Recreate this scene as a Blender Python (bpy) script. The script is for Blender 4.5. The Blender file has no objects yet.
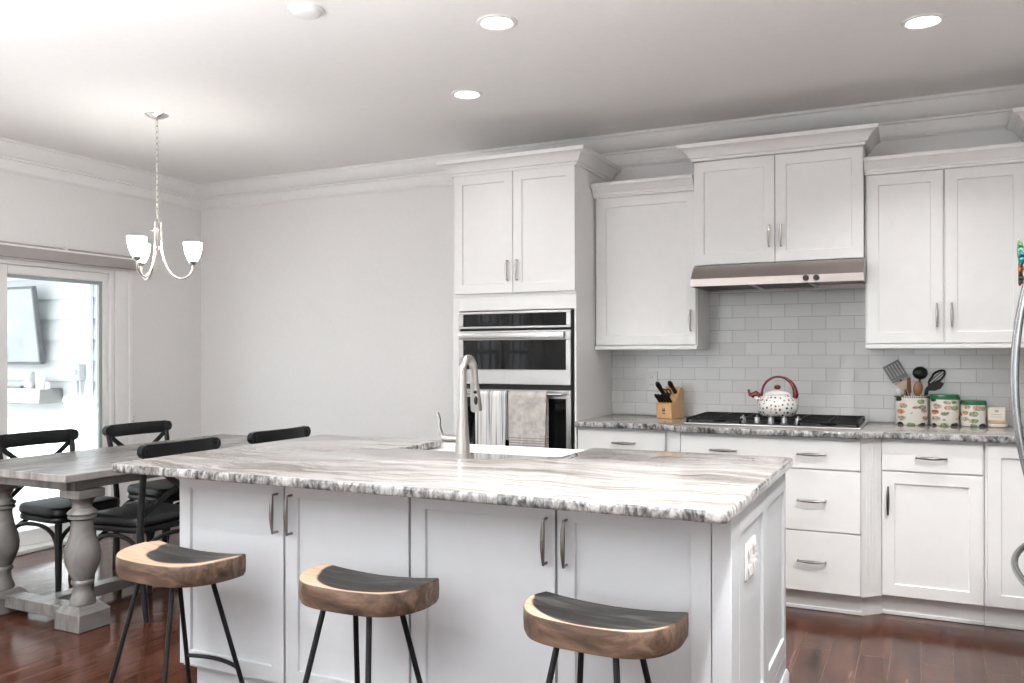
import bpy, bmesh, math, random
from mathutils import Matrix, Vector
from math import pi, sin, cos, radians

random.seed(7)
SC = bpy.context.scene
COL = SC.collection
H = 2.727          # ceiling height
XL = -5.445        # left wall
XR = 1.13          # right wall
YB = 5.256         # back wall
YR = -3.2          # rear wall (behind the viewer)

# ------------------------------------------------------------------ camera
cam_d = bpy.data.cameras.new('camera')
cam_d.sensor_width = 36.0
cam_d.sensor_fit = 'HORIZONTAL'
cam_d.lens = 844.6 / 1024 * 36.0
cam_d.shift_y = 12.5 / 1024
cam_d.clip_start = 0.05
cam = bpy.data.objects.new('camera', cam_d)
cam.location = (0, 0, 1.3201)
cam.rotation_euler = (radians(90), 0.0022, 0.4506)
COL.objects.link(cam)
SC.camera = cam

# ------------------------------------------------------------------ world, lights, exposure
W_ = bpy.data.worlds.new('daylight')
SC.world = W_
W_.use_nodes = True
bg = W_.node_tree.nodes['Background']
bg.inputs[0].default_value = (0.93, 0.97, 1.0, 1)
bg.inputs[1].default_value = 3.2


def area(name, loc, rot, sx, sy, power, color, portal=False, spread=None):
    d = bpy.data.lights.new(name, 'AREA')
    d.shape = 'RECTANGLE'
    d.size, d.size_y = sx, sy
    d.energy = power
    d.color = color
    if portal:
        d.cycles.is_portal = True
    if spread:
        d.spread = spread
    o = bpy.data.objects.new(name, d)
    o.location = loc
    o.rotation_euler = rot
    COL.objects.link(o)
    return o


# daylight outside the two rear windows and the side windows, plus portals for the sky
area('rear_window_daylight', (-3.5, YR - 0.35, 1.35), (radians(90), 0, 0), 1.5, 1.9, 12, (0.80, 0.90, 1.0))
area('rear_window_daylight', (-0.2, YR - 0.35, 1.35), (radians(90), 0, 0), 1.3, 1.9, 8, (0.80, 0.90, 1.0))
# added fill lamp behind the viewer, aimed up to brighten the room off the ceiling
area('added_ceiling_fill', (-2.5, -1.45, 0.8), (radians(180 - 16), 0, 0), 3.0, 2.4, 430, (0.92, 0.97, 1.0), spread=radians(112))
sun_d = bpy.data.lights.new('sun', 'SUN')
sun_d.energy = 17.0
sun_d.angle = radians(1.2)
sun_d.color = (1.0, 0.98, 0.95)
sun = bpy.data.objects.new('sun', sun_d)
sun.rotation_euler = Vector((-0.10, 0.80, -0.60)).to_track_quat('-Z', 'Y').to_euler()
COL.objects.link(sun)
area('patio_door_portal', (XL - 0.16, 3.45, 1.0), (0, radians(-90), 0), 1.95, 1.8, 1, (1, 1, 1), portal=True)

SC.view_settings.view_transform = 'Standard'
SC.view_settings.look = 'None'
SC.view_settings.exposure = 0.25
SC.view_settings.gamma = 1.0
SC.view_settings.use_curve_mapping = False
cy = SC.cycles
cy.use_denoising = True
cy.max_bounces = 9
cy.diffuse_bounces = 5
cy.glossy_bounces = 4
cy.transparent_max_bounces = 12
cy.caustics_reflective = False
cy.caustics_refractive = False
cy.sample_clamp_indirect = 6.0


# ================================================================== materials
def nodes(name):
    m = bpy.data.materials.new(name)
    m.use_nodes = True
    nt = m.node_tree
    return m, nt, nt.nodes['Principled BSDF']


def N(nt, typ, **kw):
    n = nt.nodes.new(typ)
    for k, v in kw.items():
        if k.startswith('i_'):
            key = k[2:]
            key = int(key) if key.isdigit() else key.replace('_', ' ')
            n.inputs[key].default_value = v
        else:
            setattr(n, k, v)
    return n


def L(nt, a, ao, b, bi):
    nt.links.new(a.outputs[ao], b.inputs[bi])


def c4(c):
    return (c[0], c[1], c[2], 1)


def ramp(nt, stops):
    r = nt.nodes.new('ShaderNodeValToRGB')
    e = r.color_ramp.elements
    while len(e) > 2:
        e.remove(e[-1])
    e[0].position, e[0].color = stops[0][0], c4(stops[0][1])
    e[1].position, e[1].color = stops[1][0], c4(stops[1][1])
    for p, c in stops[2:]:
        x = e.new(p)
        x.color = c4(c)
    return r


def mat(name, col, rough=0.5, metal=0.0, var=0.04, nscale=18.0, bump=0.0, coat=0.0, spec=None, stretch=None):
    m, nt, p = nodes(name)
    p.inputs['Roughness'].default_value = rough
    p.inputs['Metallic'].default_value = metal
    if coat:
        p.inputs['Coat Weight'].default_value = coat
        p.inputs['Coat Roughness'].default_value = 0.08
    if spec is not None:
        p.inputs['Specular IOR Level'].default_value = spec
    tc = N(nt, 'ShaderNodeTexCoord')
    mp = N(nt, 'ShaderNodeMapping')
    if stretch:
        mp.inputs['Scale'].default_value = stretch
    no = N(nt, 'ShaderNodeTexNoise', i_Scale=nscale, i_Detail=4.0)
    L(nt, tc, 'Object', mp, 'Vector')
    L(nt, mp, 'Vector', no, 'Vector')
    lo = [max(0, c * (1 - var)) for c in col]
    hi = [min(1, c * (1 + var)) for c in col]
    r = ramp(nt, [(0.3, lo), (0.7, hi)])
    L(nt, no, 'Fac', r, 'Fac')
    L(nt, r, 'Color', p, 'Base Color')
    if bump:
        b = N(nt, 'ShaderNodeBump', i_Strength=bump, i_Distance=0.004)
        L(nt, no, 'Fac', b, 'Height')
        L(nt, b, 'Normal', p, 'Normal')
    return m


PAINT = mat('white_cabinet_paint', (0.82, 0.818, 0.808), 0.38, var=0.012)
ISLP = mat('shaded_white_island_paint', (0.515, 0.534, 0.553), 0.38, var=0.012)  # white paint greyed and cooled: the island's shade is put into the colour
TRIM = mat('white_trim_paint', (0.86, 0.855, 0.845), 0.4, var=0.012)
WALL = mat('greige_wall_paint', (0.82, 0.81, 0.80), 0.8, var=0.012, nscale=40)
CEIL = mat('ceiling_paint', (0.85, 0.832, 0.818), 0.85, var=0.012, nscale=30)
STEEL = mat('brushed_steel', (0.45, 0.445, 0.44), 0.30, 1.0, var=0.06, nscale=30, stretch=(0.6, 1, 25))
HOODST = mat('hood_steel', (0.38, 0.335, 0.315), 0.42, 1.0, var=0.06, nscale=30, stretch=(0.6, 1, 25))
NICKEL = mat('brushed_nickel', (0.48, 0.46, 0.44), 0.28, 1.0, var=0.04)
PULL = mat('dark_nickel_pull', (0.22, 0.205, 0.20), 0.28, 1.0, var=0.06)
CHNICK = mat('chandelier_nickel', (0.72, 0.68, 0.65), 0.25, 1.0, var=0.03)
BLKGLASS = mat('black_oven_glass', (0.004, 0.004, 0.0045), 0.03, 0, var=0.0, spec=0.2)
BLACK = mat('black_enamel', (0.008, 0.008, 0.009), 0.3, 0, var=0.2, spec=0.25)
IRON = mat('cast_iron', (0.008, 0.008, 0.008), 0.6, 0, spec=0.2, var=0.3, nscale=60, bump=0.2)
BLKMETAL = mat('black_powder_coated_steel', (0.008, 0.008, 0.009), 0.45, 0.0, var=0.2, spec=0.18)
CHAIRBLK = mat('black_stained_wood', (0.008, 0.0085, 0.0095), 0.36, 0, var=0.35, spec=0.28, nscale=14, stretch=(4, 4, 1))
CUSH = mat('black_faux_leather', (0.010, 0.011, 0.012), 0.42, 0, spec=0.35, var=0.3, nscale=26, bump=0.35)
CERAMIC = mat('white_ceramic', (0.86, 0.85, 0.83), 0.15, 0, var=0.01)
PLASTW = mat('white_plastic', (0.80, 0.80, 0.79), 0.35, 0, var=0.01)
BLKPLAST = mat('black_plastic', (0.010, 0.010, 0.010), 0.32, 0, var=0.1, spec=0.3)
RED = mat('red_handle_plastic', (0.13, 0.008, 0.010), 0.25, 0, var=0.12)
GREEN = mat('green_enamel', (0.02, 0.15, 0.06), 0.22, 0, var=0.12)
BAMBOO = mat('beech_block_wood', (0.56, 0.33, 0.16), 0.45, 0, var=0.12, nscale=10, stretch=(8, 8, 1))
SPOONW = mat('dark_spoon_wood', (0.20, 0.075, 0.025), 0.4, 0, var=0.25, nscale=12, stretch=(6, 6, 1))
GREYNYL = mat('grey_nylon', (0.15, 0.145, 0.145), 0.4, 0, var=0.06)
BROWNNYL = mat('brown_steel', (0.30, 0.22, 0.17), 0.3, 0.7, var=0.1)
VINYL = mat('white_vinyl_frame', (0.85, 0.842, 0.83), 0.4, 0, var=0.01)
SPACER = mat('grey_green_gasket', (0.33, 0.37, 0.37), 0.45, 0, var=0.03)
BLINDM = mat('taupe_blind_rail', (0.36, 0.335, 0.32), 0.5, 0, var=0.02)
SIDING_TR = mat('white_exterior_trim', (0.80, 0.82, 0.83), 0.6, 0, var=0.01)
TVFRAME = mat('grey_bezel', (0.13, 0.135, 0.14), 0.5, 0, var=0.03)
TVSCREEN = mat('grey_screen', (0.36, 0.40, 0.40), 0.12, 0, var=0.25, nscale=1.6)
MANTLE = mat('weathered_grey_mantel', (0.17, 0.175, 0.175), 0.7, 0, var=0.18, nscale=9, stretch=(1, 6, 6))
DECK = mat('porch_concrete', (0.30, 0.31, 0.31), 0.8, 0, var=0.06)
GALV = mat('galvanised_box', (0.50, 0.52, 0.54), 0.5, 0.2, var=0.05)
EXPOT = mat('pale_pottery', (0.55, 0.56, 0.56), 0.6, 0, var=0.08)
RUBBER = mat('dark_rubber', (0.03, 0.03, 0.03), 0.7, 0)
TEAL = mat('teal_leaf', (0.03, 0.22, 0.24), 0.5, 0, var=0.3)
LEAFG = mat('green_leaf', (0.20, 0.34, 0.18), 0.5, 0, var=0.4)
ORANGE = mat('orange_petal', (0.60, 0.24, 0.07), 0.5, 0, var=0.3)
PINECONE = mat('dark_cone', (0.05, 0.03, 0.025), 0.7, 0, var=0.5)
CREAM = mat('cream_card', (0.72, 0.66, 0.58), 0.5, 0, var=0.03)
GREYINK = mat('grey_ink', (0.35, 0.33, 0.31), 0.6, 0)
GOLD = mat('cork_gold', (0.55, 0.43, 0.28), 0.4, 0.3, var=0.1)
DARKINK = mat('burnt_brand_mark', (0.05, 0.03, 0.02), 0.6, 0)
FRIDGE = mat('fridge_steel', (0.38, 0.385, 0.39), 0.25, 1.0, var=0.04, stretch=(1, 1, 0.1))
DKGREY = mat('plain_dark_grey', (0.22, 0.22, 0.22), 0.6, 0)  # even dark grey for outlet slots and the refrigerator cabinet


FILT = mat('dark_filter_mesh', (0.03, 0.03, 0.03), 0.5, 0.3, var=0.4, nscale=120)


def emit(name, col, strength):
    m, nt, p = nodes(name)
    p.inputs['Base Color'].default_value = c4((0.9, 0.88, 0.85))
    p.inputs['Emission Color'].default_value = c4(col)
    p.inputs['Emission Strength'].default_value = strength
    return m


SHADE = emit('lit_frosted_glass', (1.0, 0.98, 0.96), 27.0)
CANLIT = emit('lit_lens', (1.0, 0.97, 0.94), 14.0)


def glass_mat():
    m = bpy.data.materials.new('clear_pane')
    m.use_nodes = True
    nt = m.node_tree
    nt.nodes.clear()
    out = N(nt, 'ShaderNodeOutputMaterial')
    tr = N(nt, 'ShaderNodeBsdfTransparent')
    tr.inputs[0].default_value = (0.97, 0.98, 0.98, 1)
    gl = N(nt, 'ShaderNodeBsdfGlossy')
    gl.inputs['Roughness'].default_value = 0.02
    lw = N(nt, 'ShaderNodeLayerWeight', i_Blend=0.5)
    pw = N(nt, 'ShaderNodeMath', operation='POWER', i_1=5.0)
    L(nt, lw, 'Facing', pw, 0)
    fr = N(nt, 'ShaderNodeMath', operation='MULTIPLY_ADD', i_1=0.85, i_2=0.035)
    L(nt, pw, 0, fr, 0)
    mx = N(nt, 'ShaderNodeMixShader')
    L(nt, fr, 0, mx, 0)
    L(nt, tr, 0, mx, 1)
    L(nt, gl, 0, mx, 2)
    L(nt, mx, 0, out, 0)
    return m


PANE = glass_mat()


def floor_mat():
    m, nt, p = nodes('dark_hardwood')
    tc = N(nt, 'ShaderNodeTexCoord')
    sp = N(nt, 'ShaderNodeSeparateXYZ')
    L(nt, tc, 'Object', sp, 'Vector')
    cb = N(nt, 'ShaderNodeCombineXYZ')
    L(nt, sp, 'Y', cb, 'X')
    L(nt, sp, 'X', cb, 'Y')
    br = N(nt, 'ShaderNodeTexBrick', offset=0.37, offset_frequency=2)
    br.inputs['Scale'].default_value = 1.0
    br.inputs['Brick Width'].default_value = 1.1
    br.inputs['Row Height'].default_value = 0.122
    br.inputs['Mortar Size'].default_value = 0.0016
    br.inputs['Mortar Smooth'].default_value = 0.2
    br.inputs['Color1'].default_value = (0.2, 0.2, 0.2, 1)
    br.inputs['Color2'].default_value = (0.8, 0.8, 0.8, 1)
    br.inputs['Mortar'].default_value = (0.5, 0.5, 0.5, 1)
    L(nt, cb, 0, br, 'Vector')
    mp = N(nt, 'ShaderNodeMapping')
    mp.inputs['Scale'].default_value = (14, 1.6, 1)
    L(nt, tc, 'Object', mp, 'Vector')
    ad = N(nt, 'ShaderNodeVectorMath', operation='MULTIPLY_ADD')
    ad.inputs[1].default_value = (7, 7, 7)
    L(nt, br, 'Color', ad, 0)
    L(nt, mp, 0, ad, 2)
    no = N(nt, 'ShaderNodeTexNoise', i_Scale=1.6, i_Detail=6.0, i_Roughness=0.6, i_Distortion=0.6)
    L(nt, ad, 0, no, 'Vector')
    r = ramp(nt, [(0.25, (0.018, 0.0062, 0.0040)), (0.5, (0.058, 0.0215, 0.0130)), (0.78, (0.130, 0.055, 0.034))])
    L(nt, no, 'Fac', r, 'Fac')
    hv = N(nt, 'ShaderNodeMix', data_type='RGBA', blend_type='MULTIPLY')
    hv.inputs[0].default_value = 0.55
    L(nt, r, 'Color', hv, 6)
    bl = N(nt, 'ShaderNodeMix', data_type='RGBA')
    bl.inputs[6].default_value = (0.55, 0.5, 0.5, 1)
    bl.inputs[7].default_value = (1.6, 1.45, 1.4, 1)
    L(nt, br, 'Color', bl, 0)
    L(nt, bl, 2, hv, 7)
    mo = N(nt, 'ShaderNodeMix', data_type='RGBA')
    mo.inputs[7].default_value = (0.11, 0.062, 0.045, 1)
    L(nt, br, 'Fac', mo, 0)
    L(nt, hv, 2, mo, 6)
    L(nt, mo, 2, p, 'Base Color')
    rr = N(nt, 'ShaderNodeMapRange')
    rr.inputs['To Min'].default_value = 0.10
    rr.inputs['To Max'].default_value = 0.20
    p.inputs['Specular IOR Level'].default_value = 0.30
    L(nt, no, 'Fac', rr, 'Value')
    L(nt, rr, 0, p, 'Roughness')
    w = N(nt, 'ShaderNodeTexNoise', i_Scale=5.0, i_Detail=2.0)
    mp2 = N(nt, 'ShaderNodeMapping')
    mp2.inputs['Scale'].default_value = (3.0, 1.2, 1)
    L(nt, tc, 'Object', mp2, 'Vector')
    L(nt, mp2, 0, w, 'Vector')
    mm = N(nt, 'ShaderNodeMath', operation='SUBTRACT')
    L(nt, w, 'Fac', mm, 0)
    L(nt, br, 'Fac', mm, 1)
    b = N(nt, 'ShaderNodeBump', i_Strength=0.24, i_Distance=0.005)
    L(nt, mm, 0, b, 'Height')
    L(nt, b, 'Normal', p, 'Normal')
    return m


def tile_mat():
    m, nt, p = nodes('white_subway_tile')
    tc = N(nt, 'ShaderNodeTexCoord')
    sp = N(nt, 'ShaderNodeSeparateXYZ')
    L(nt, tc, 'Object', sp, 'Vector')
    bw, rh = 0.1545, 0.0762
    ax = N(nt, 'ShaderNodeMath', operation='ADD')
    ax.inputs[1].default_value = -0.042 + 0.5 * bw + 100 * bw
    az = N(nt, 'ShaderNodeMath', operation='ADD')
    az.inputs[1].default_value = -1.2334 + 20 * rh
    L(nt, sp, 'X', ax, 0)
    L(nt, sp, 'Z', az, 0)
    cb = N(nt, 'ShaderNodeCombineXYZ')
    L(nt, ax, 0, cb, 'X')
    L(nt, az, 0, cb, 'Y')
    br = N(nt, 'ShaderNodeTexBrick')
    br.inputs['Scale'].default_value = 1.0
    br.inputs['Brick Width'].default_value = bw
    br.inputs['Row Height'].default_value = rh
    br.inputs['Mortar Size'].default_value = 0.0017
    br.inputs['Mortar Smooth'].default_value = 0.3
    br.inputs['Color1'].default_value = (0.60, 0.60, 0.595, 1)
    br.inputs['Color2'].default_value = (0.66, 0.66, 0.655, 1)
    br.inputs['Mortar'].default_value = (0.40, 0.39, 0.38, 1)
    L(nt, cb, 0, br, 'Vector')
    L(nt, br, 'Color', p, 'Base Color')
    p.inputs['Roughness'].default_value = 0.16
    iv = N(nt, 'ShaderNodeMath', operation='SUBTRACT')
    iv.inputs[0].default_value = 1.0
    L(nt, br, 'Fac', iv, 1)
    b = N(nt, 'ShaderNodeBump', i_Strength=0.5, i_Distance=0.002)
    L(nt, iv, 0, b, 'Height')
    L(nt, b, 'Normal', p, 'Normal')
    return m


def granite_mat():
    m, nt, p = nodes('streaked_grey_granite')
    tc = N(nt, 'ShaderNodeTexCoord')
    # broad flowing bands
    wn = N(nt, 'ShaderNodeTexNoise', i_Scale=1.7, i_Detail=3.0)
    L(nt, tc, 'Object', wn, 'Vector')
    wa = N(nt, 'ShaderNodeVectorMath', operation='MULTIPLY_ADD')
    wa.inputs[1].default_value = (0.25, 0.42, 0.2)
    L(nt, wn, 'Color', wa, 0)
    L(nt, tc, 'Object', wa, 2)
    mp = N(nt, 'ShaderNodeMapping')
    mp.inputs['Scale'].default_value = (0.75, 6.5, 2.0)
    mp.inputs['Rotation'].default_value = (0, 0, radians(-7))
    L(nt, wa, 0, mp, 'Vector')
    n1 = N(nt, 'ShaderNodeTexNoise', i_Scale=1.5, i_Detail=8.0, i_Roughness=0.66)
    L(nt, mp, 0, n1, 'Vector')
    r1 = ramp(nt, [(0.32, (0.12, 0.108, 0.10)), (0.42, (0.24, 0.22, 0.205)), (0.50, (0.37, 0.35, 0.335)),
                   (0.66, (0.47, 0.46, 0.45))])
    L(nt, n1, 'Fac', r1, 'Fac')
    mp2 = N(nt, 'ShaderNodeMapping')
    mp2.inputs['Scale'].default_value = (1.6, 22, 6)
    mp2.inputs['Rotation'].default_value = (0, 0, radians(-7))
    L(nt, wa, 0, mp2, 'Vector')
    n2 = N(nt, 'ShaderNodeTexNoise', i_Scale=2.0, i_Detail=6.0, i_Roughness=0.7)
    L(nt, mp2, 0, n2, 'Vector')
    r2 = ramp(nt, [(0.34, (0.22, 0.205, 0.20)), (0.41, (0.70, 0.68, 0.67)), (0.50, (1.0, 1.0, 1.0))])
    L(nt, n2, 'Fac', r2, 'Fac')
    mx = N(nt, 'ShaderNodeMix', data_type='RGBA', blend_type='MULTIPLY')
    mx.inputs[0].default_value = 0.85
    L(nt, r1, 'Color', mx, 6)
    L(nt, r2, 'Color', mx, 7)
    # speckle
    n3 = N(nt, 'ShaderNodeTexNoise', i_Scale=170.0, i_Detail=2.0)
    L(nt, tc, 'Object', n3, 'Vector')
    r3 = ramp(nt, [(0.34, (0.72, 0.70, 0.69)), (0.55, (1.0, 1.0, 1.0))])
    L(nt, n3, 'Fac', r3, 'Fac')
    mx3 = N(nt, 'ShaderNodeMix', data_type='RGBA', blend_type='MULTIPLY')
    mx3.inputs[0].default_value = 0.7
    L(nt, mx, 2, mx3, 6)
    L(nt, r3, 'Color', mx3, 7)
    # the sawn edge cuts across the layers: mottled black, grey and white
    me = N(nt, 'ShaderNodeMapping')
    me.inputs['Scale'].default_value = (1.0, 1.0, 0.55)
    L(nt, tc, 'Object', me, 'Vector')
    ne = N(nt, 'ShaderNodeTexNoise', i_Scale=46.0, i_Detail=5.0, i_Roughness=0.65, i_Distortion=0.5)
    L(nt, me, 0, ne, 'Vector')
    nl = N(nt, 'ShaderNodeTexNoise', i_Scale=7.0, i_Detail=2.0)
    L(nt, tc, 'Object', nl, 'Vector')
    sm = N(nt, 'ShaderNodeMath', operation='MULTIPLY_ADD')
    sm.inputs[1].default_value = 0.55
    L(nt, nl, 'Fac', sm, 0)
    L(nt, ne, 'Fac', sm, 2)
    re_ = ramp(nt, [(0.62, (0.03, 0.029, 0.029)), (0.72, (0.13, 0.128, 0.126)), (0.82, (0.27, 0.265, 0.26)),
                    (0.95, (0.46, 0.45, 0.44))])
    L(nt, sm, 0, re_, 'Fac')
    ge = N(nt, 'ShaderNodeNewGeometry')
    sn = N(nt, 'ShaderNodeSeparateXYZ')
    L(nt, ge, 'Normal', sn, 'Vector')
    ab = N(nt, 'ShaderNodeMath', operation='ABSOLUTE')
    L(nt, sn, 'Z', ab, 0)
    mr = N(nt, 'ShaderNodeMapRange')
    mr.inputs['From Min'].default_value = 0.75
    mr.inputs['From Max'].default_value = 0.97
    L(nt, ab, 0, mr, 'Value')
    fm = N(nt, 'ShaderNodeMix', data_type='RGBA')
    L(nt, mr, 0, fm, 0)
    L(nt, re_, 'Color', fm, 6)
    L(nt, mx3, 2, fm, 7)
    L(nt, fm, 2, p, 'Base Color')
    p.inputs['Roughness'].default_value = 0.10
    p.inputs['Specular IOR Level'].default_value = 0.55
    return m


def stool_mat(name, lo, lean):
    m, nt, p = nodes(name)
    tc = N(nt, 'ShaderNodeTexCoord')
    sp = N(nt, 'ShaderNodeSeparateXYZ')
    L(nt, tc, 'Object', sp, 'Vector')
    mp = N(nt, 'ShaderNodeMapping')
    mp.inputs['Scale'].default_value = (1.6, 14, 10)
    L(nt, tc, 'Object', mp, 'Vector')
    oi = N(nt, 'ShaderNodeObjectInfo')
    ad = N(nt, 'ShaderNodeVectorMath', operation='ADD')
    sc = N(nt, 'ShaderNodeMath', operation='MULTIPLY')
    sc.inputs[1].default_value = 30.0
    L(nt, oi, 'Random', sc, 0)
    L(nt, mp, 0, ad, 0)
    L(nt, sc, 0, ad, 1)
    no = N(nt, 'ShaderNodeTexNoise', i_Scale=2.2, i_Detail=7.0, i_Roughness=0.62, i_Distortion=0.8)
    L(nt, ad, 0, no, 'Vector')
    top = ramp(nt, [(0.30, (0.005, 0.0046, 0.0044)), (0.5, (0.020, 0.0182, 0.017)), (0.72, (0.095, 0.088, 0.083))])
    L(nt, no, 'Fac', top, 'Fac')
    sap = ramp(nt, [(0.3, (0.42, 0.275, 0.185)), (0.7, (0.62, 0.44, 0.32))])
    L(nt, no, 'Fac', sap, 'Fac')
    side = ramp(nt, [(0.28, (0.022, 0.0145, 0.011)), (0.5, (0.078, 0.048, 0.033)), (0.74, (0.19, 0.126, 0.089))])
    L(nt, no, 'Fac', side, 'Fac')
    # sapwood band: along the curved front rim of the top (local outline ellipse)
    xx = N(nt, 'ShaderNodeMath', operation='MULTIPLY', i_1=1 / 0.255)
    L(nt, sp, 'X', xx, 0)
    x2 = N(nt, 'ShaderNodeMath', operation='POWER', i_1=2.0)
    xa = N(nt, 'ShaderNodeMath', operation='ABSOLUTE')
    L(nt, xx, 0, xa, 0)
    L(nt, xa, 0, x2, 0)
    yy = N(nt, 'ShaderNodeMath', operation='MULTIPLY_ADD', i_1=-1 / 0.225, i_2=0.10 / 0.225)
    L(nt, sp, 'Y', yy, 0)
    y2 = N(nt, 'ShaderNodeMath', operation='POWER', i_1=2.0)
    ya = N(nt, 'ShaderNodeMath', operation='ABSOLUTE')
    L(nt, yy, 0, ya, 0)
    L(nt, ya, 0, y2, 0)
    su = N(nt, 'ShaderNodeMath', operation='ADD')
    L(nt, x2, 0, su, 0)
    L(nt, y2, 0, su, 1)
    # more sapwood towards the left end
    sl = N(nt, 'ShaderNodeMath', operation='MULTIPLY_ADD', i_1=lean)
    L(nt, sp, 'X', sl, 0)
    L(nt, su, 0, sl, 2)
    w = N(nt, 'ShaderNodeTexNoise', i_Scale=0.55, i_Detail=1.5)
    L(nt, ad, 0, w, 'Vector')
    wq = N(nt, 'ShaderNodeMath', operation='MULTIPLY_ADD', i_1=0.45)
    L(nt, w, 'Fac', wq, 0)
    L(nt, sl, 0, wq, 2)
    mr = N(nt, 'ShaderNodeMapRange')
    mr.inputs['From Min'].default_value = lo
    mr.inputs['From Max'].default_value = lo + 0.07
    L(nt, wq, 0, mr, 'Value')
    mt = N(nt, 'ShaderNodeMix', data_type='RGBA')
    L(nt, mr, 0, mt, 0)
    L(nt, top, 'Color', mt, 6)
    L(nt, sap, 'Color', mt, 7)
    ge = N(nt, 'ShaderNodeTexCoord')
    sn = N(nt, 'ShaderNodeSeparateXYZ')
    L(nt, ge, 'Normal', sn, 'Vector')
    mn = N(nt, 'ShaderNodeMapRange')
    mn.inputs['From Min'].default_value = 0.35
    mn.inputs['From Max'].default_value = 0.75
    L(nt, sn, 'Z', mn, 'Value')
    fm = N(nt, 'ShaderNodeMix', data_type='RGBA')
    L(nt, mn, 0, fm, 0)
    L(nt, side, 'Color', fm, 6)
    L(nt, mt, 2, fm, 7)
    L(nt, fm, 2, p, 'Base Color')
    p.inputs['Roughness'].default_value = 0.5
    p.inputs['Specular IOR Level'].default_value = 0.28
    b = N(nt, 'ShaderNodeBump', i_Strength=0.25, i_Distance=0.003)
    L(nt, no, 'Fac', b, 'Height')
    L(nt, b, 'Normal', p, 'Normal')
    return m


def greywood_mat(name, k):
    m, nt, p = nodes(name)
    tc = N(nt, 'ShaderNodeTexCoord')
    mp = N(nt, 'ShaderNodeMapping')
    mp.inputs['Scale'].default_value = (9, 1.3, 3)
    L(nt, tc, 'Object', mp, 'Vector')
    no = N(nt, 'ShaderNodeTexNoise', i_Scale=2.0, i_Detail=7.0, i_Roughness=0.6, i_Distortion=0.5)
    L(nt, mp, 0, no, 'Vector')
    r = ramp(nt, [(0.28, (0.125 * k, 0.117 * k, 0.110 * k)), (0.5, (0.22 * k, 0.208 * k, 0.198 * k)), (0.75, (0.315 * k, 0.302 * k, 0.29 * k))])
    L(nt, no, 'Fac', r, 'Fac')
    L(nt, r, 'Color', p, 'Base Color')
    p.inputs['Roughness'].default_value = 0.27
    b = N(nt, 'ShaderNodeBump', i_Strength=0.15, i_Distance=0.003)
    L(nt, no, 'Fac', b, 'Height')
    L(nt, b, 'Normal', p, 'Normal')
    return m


def spot_mat(name, scale, thr, base, cols, rough=0.2, flat=1.0):
    """enamel printed with scattered little motifs"""
    m, nt, p = nodes(name)
    tc = N(nt, 'ShaderNodeTexCoord')
    mp = N(nt, 'ShaderNodeMapping')
    mp.inputs['Scale'].default_value = (1, 1, flat)
    L(nt, tc, 'Object', mp, 'Vector')
    dn = N(nt, 'ShaderNodeTexNoise', i_Scale=scale * 2.2, i_Detail=3.0)
    L(nt, mp, 0, dn, 'Vector')
    ma = N(nt, 'ShaderNodeVectorMath', operation='MULTIPLY_ADD')
    ma.inputs[1].default_value = (0.35 / scale,) * 3
    L(nt, dn, 'Color', ma, 0)
    L(nt, mp, 0, ma, 2)
    vo = N(nt, 'ShaderNodeTexVoronoi', i_Scale=scale, i_Randomness=0.55)
    L(nt, ma, 0, vo, 'Vector')
    lt = N(nt, 'ShaderNodeMapRange')
    lt.inputs['From Min'].default_value = thr
    lt.inputs['From Max'].default_value = thr + 0.05
    lt.inputs['To Min'].default_value = 1.0
    lt.inputs['To Max'].default_value = 0.0
    L(nt, vo, 'Distance', lt, 'Value')
    sc = N(nt, 'ShaderNodeSeparateColor')
    L(nt, vo, 'Color', sc, 0)
    r = ramp(nt, [(i / len(cols), c) for i, c in enumerate(cols)])
    r.color_ramp.interpolation = 'CONSTANT'
    L(nt, sc, 0, r, 'Fac')
    n2 = N(nt, 'ShaderNodeTexNoise', i_Scale=scale * 5, i_Detail=2.0)
    L(nt, tc, 'Object', n2, 'Vector')
    rr = ramp(nt, [(0.4, (0.55, 0.55, 0.55)), (0.6, (1.25, 1.25, 1.25))])
    L(nt, n2, 'Fac', rr, 'Fac')
    mu = N(nt, 'ShaderNodeMix', data_type='RGBA', blend_type='MULTIPLY')
    mu.inputs[0].default_value = 1.0
    L(nt, r, 'Color', mu, 6)
    L(nt, rr, 'Color', mu, 7)
    mx = N(nt, 'ShaderNodeMix', data_type='RGBA')
    L(nt, lt, 0, mx, 0)
    mx.inputs[6].default_value = c4(base)
    L(nt, mu, 2, mx, 7)
    L(nt, mx, 2, p, 'Base Color')
    p.inputs['Roughness'].default_value = rough
    return m


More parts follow.
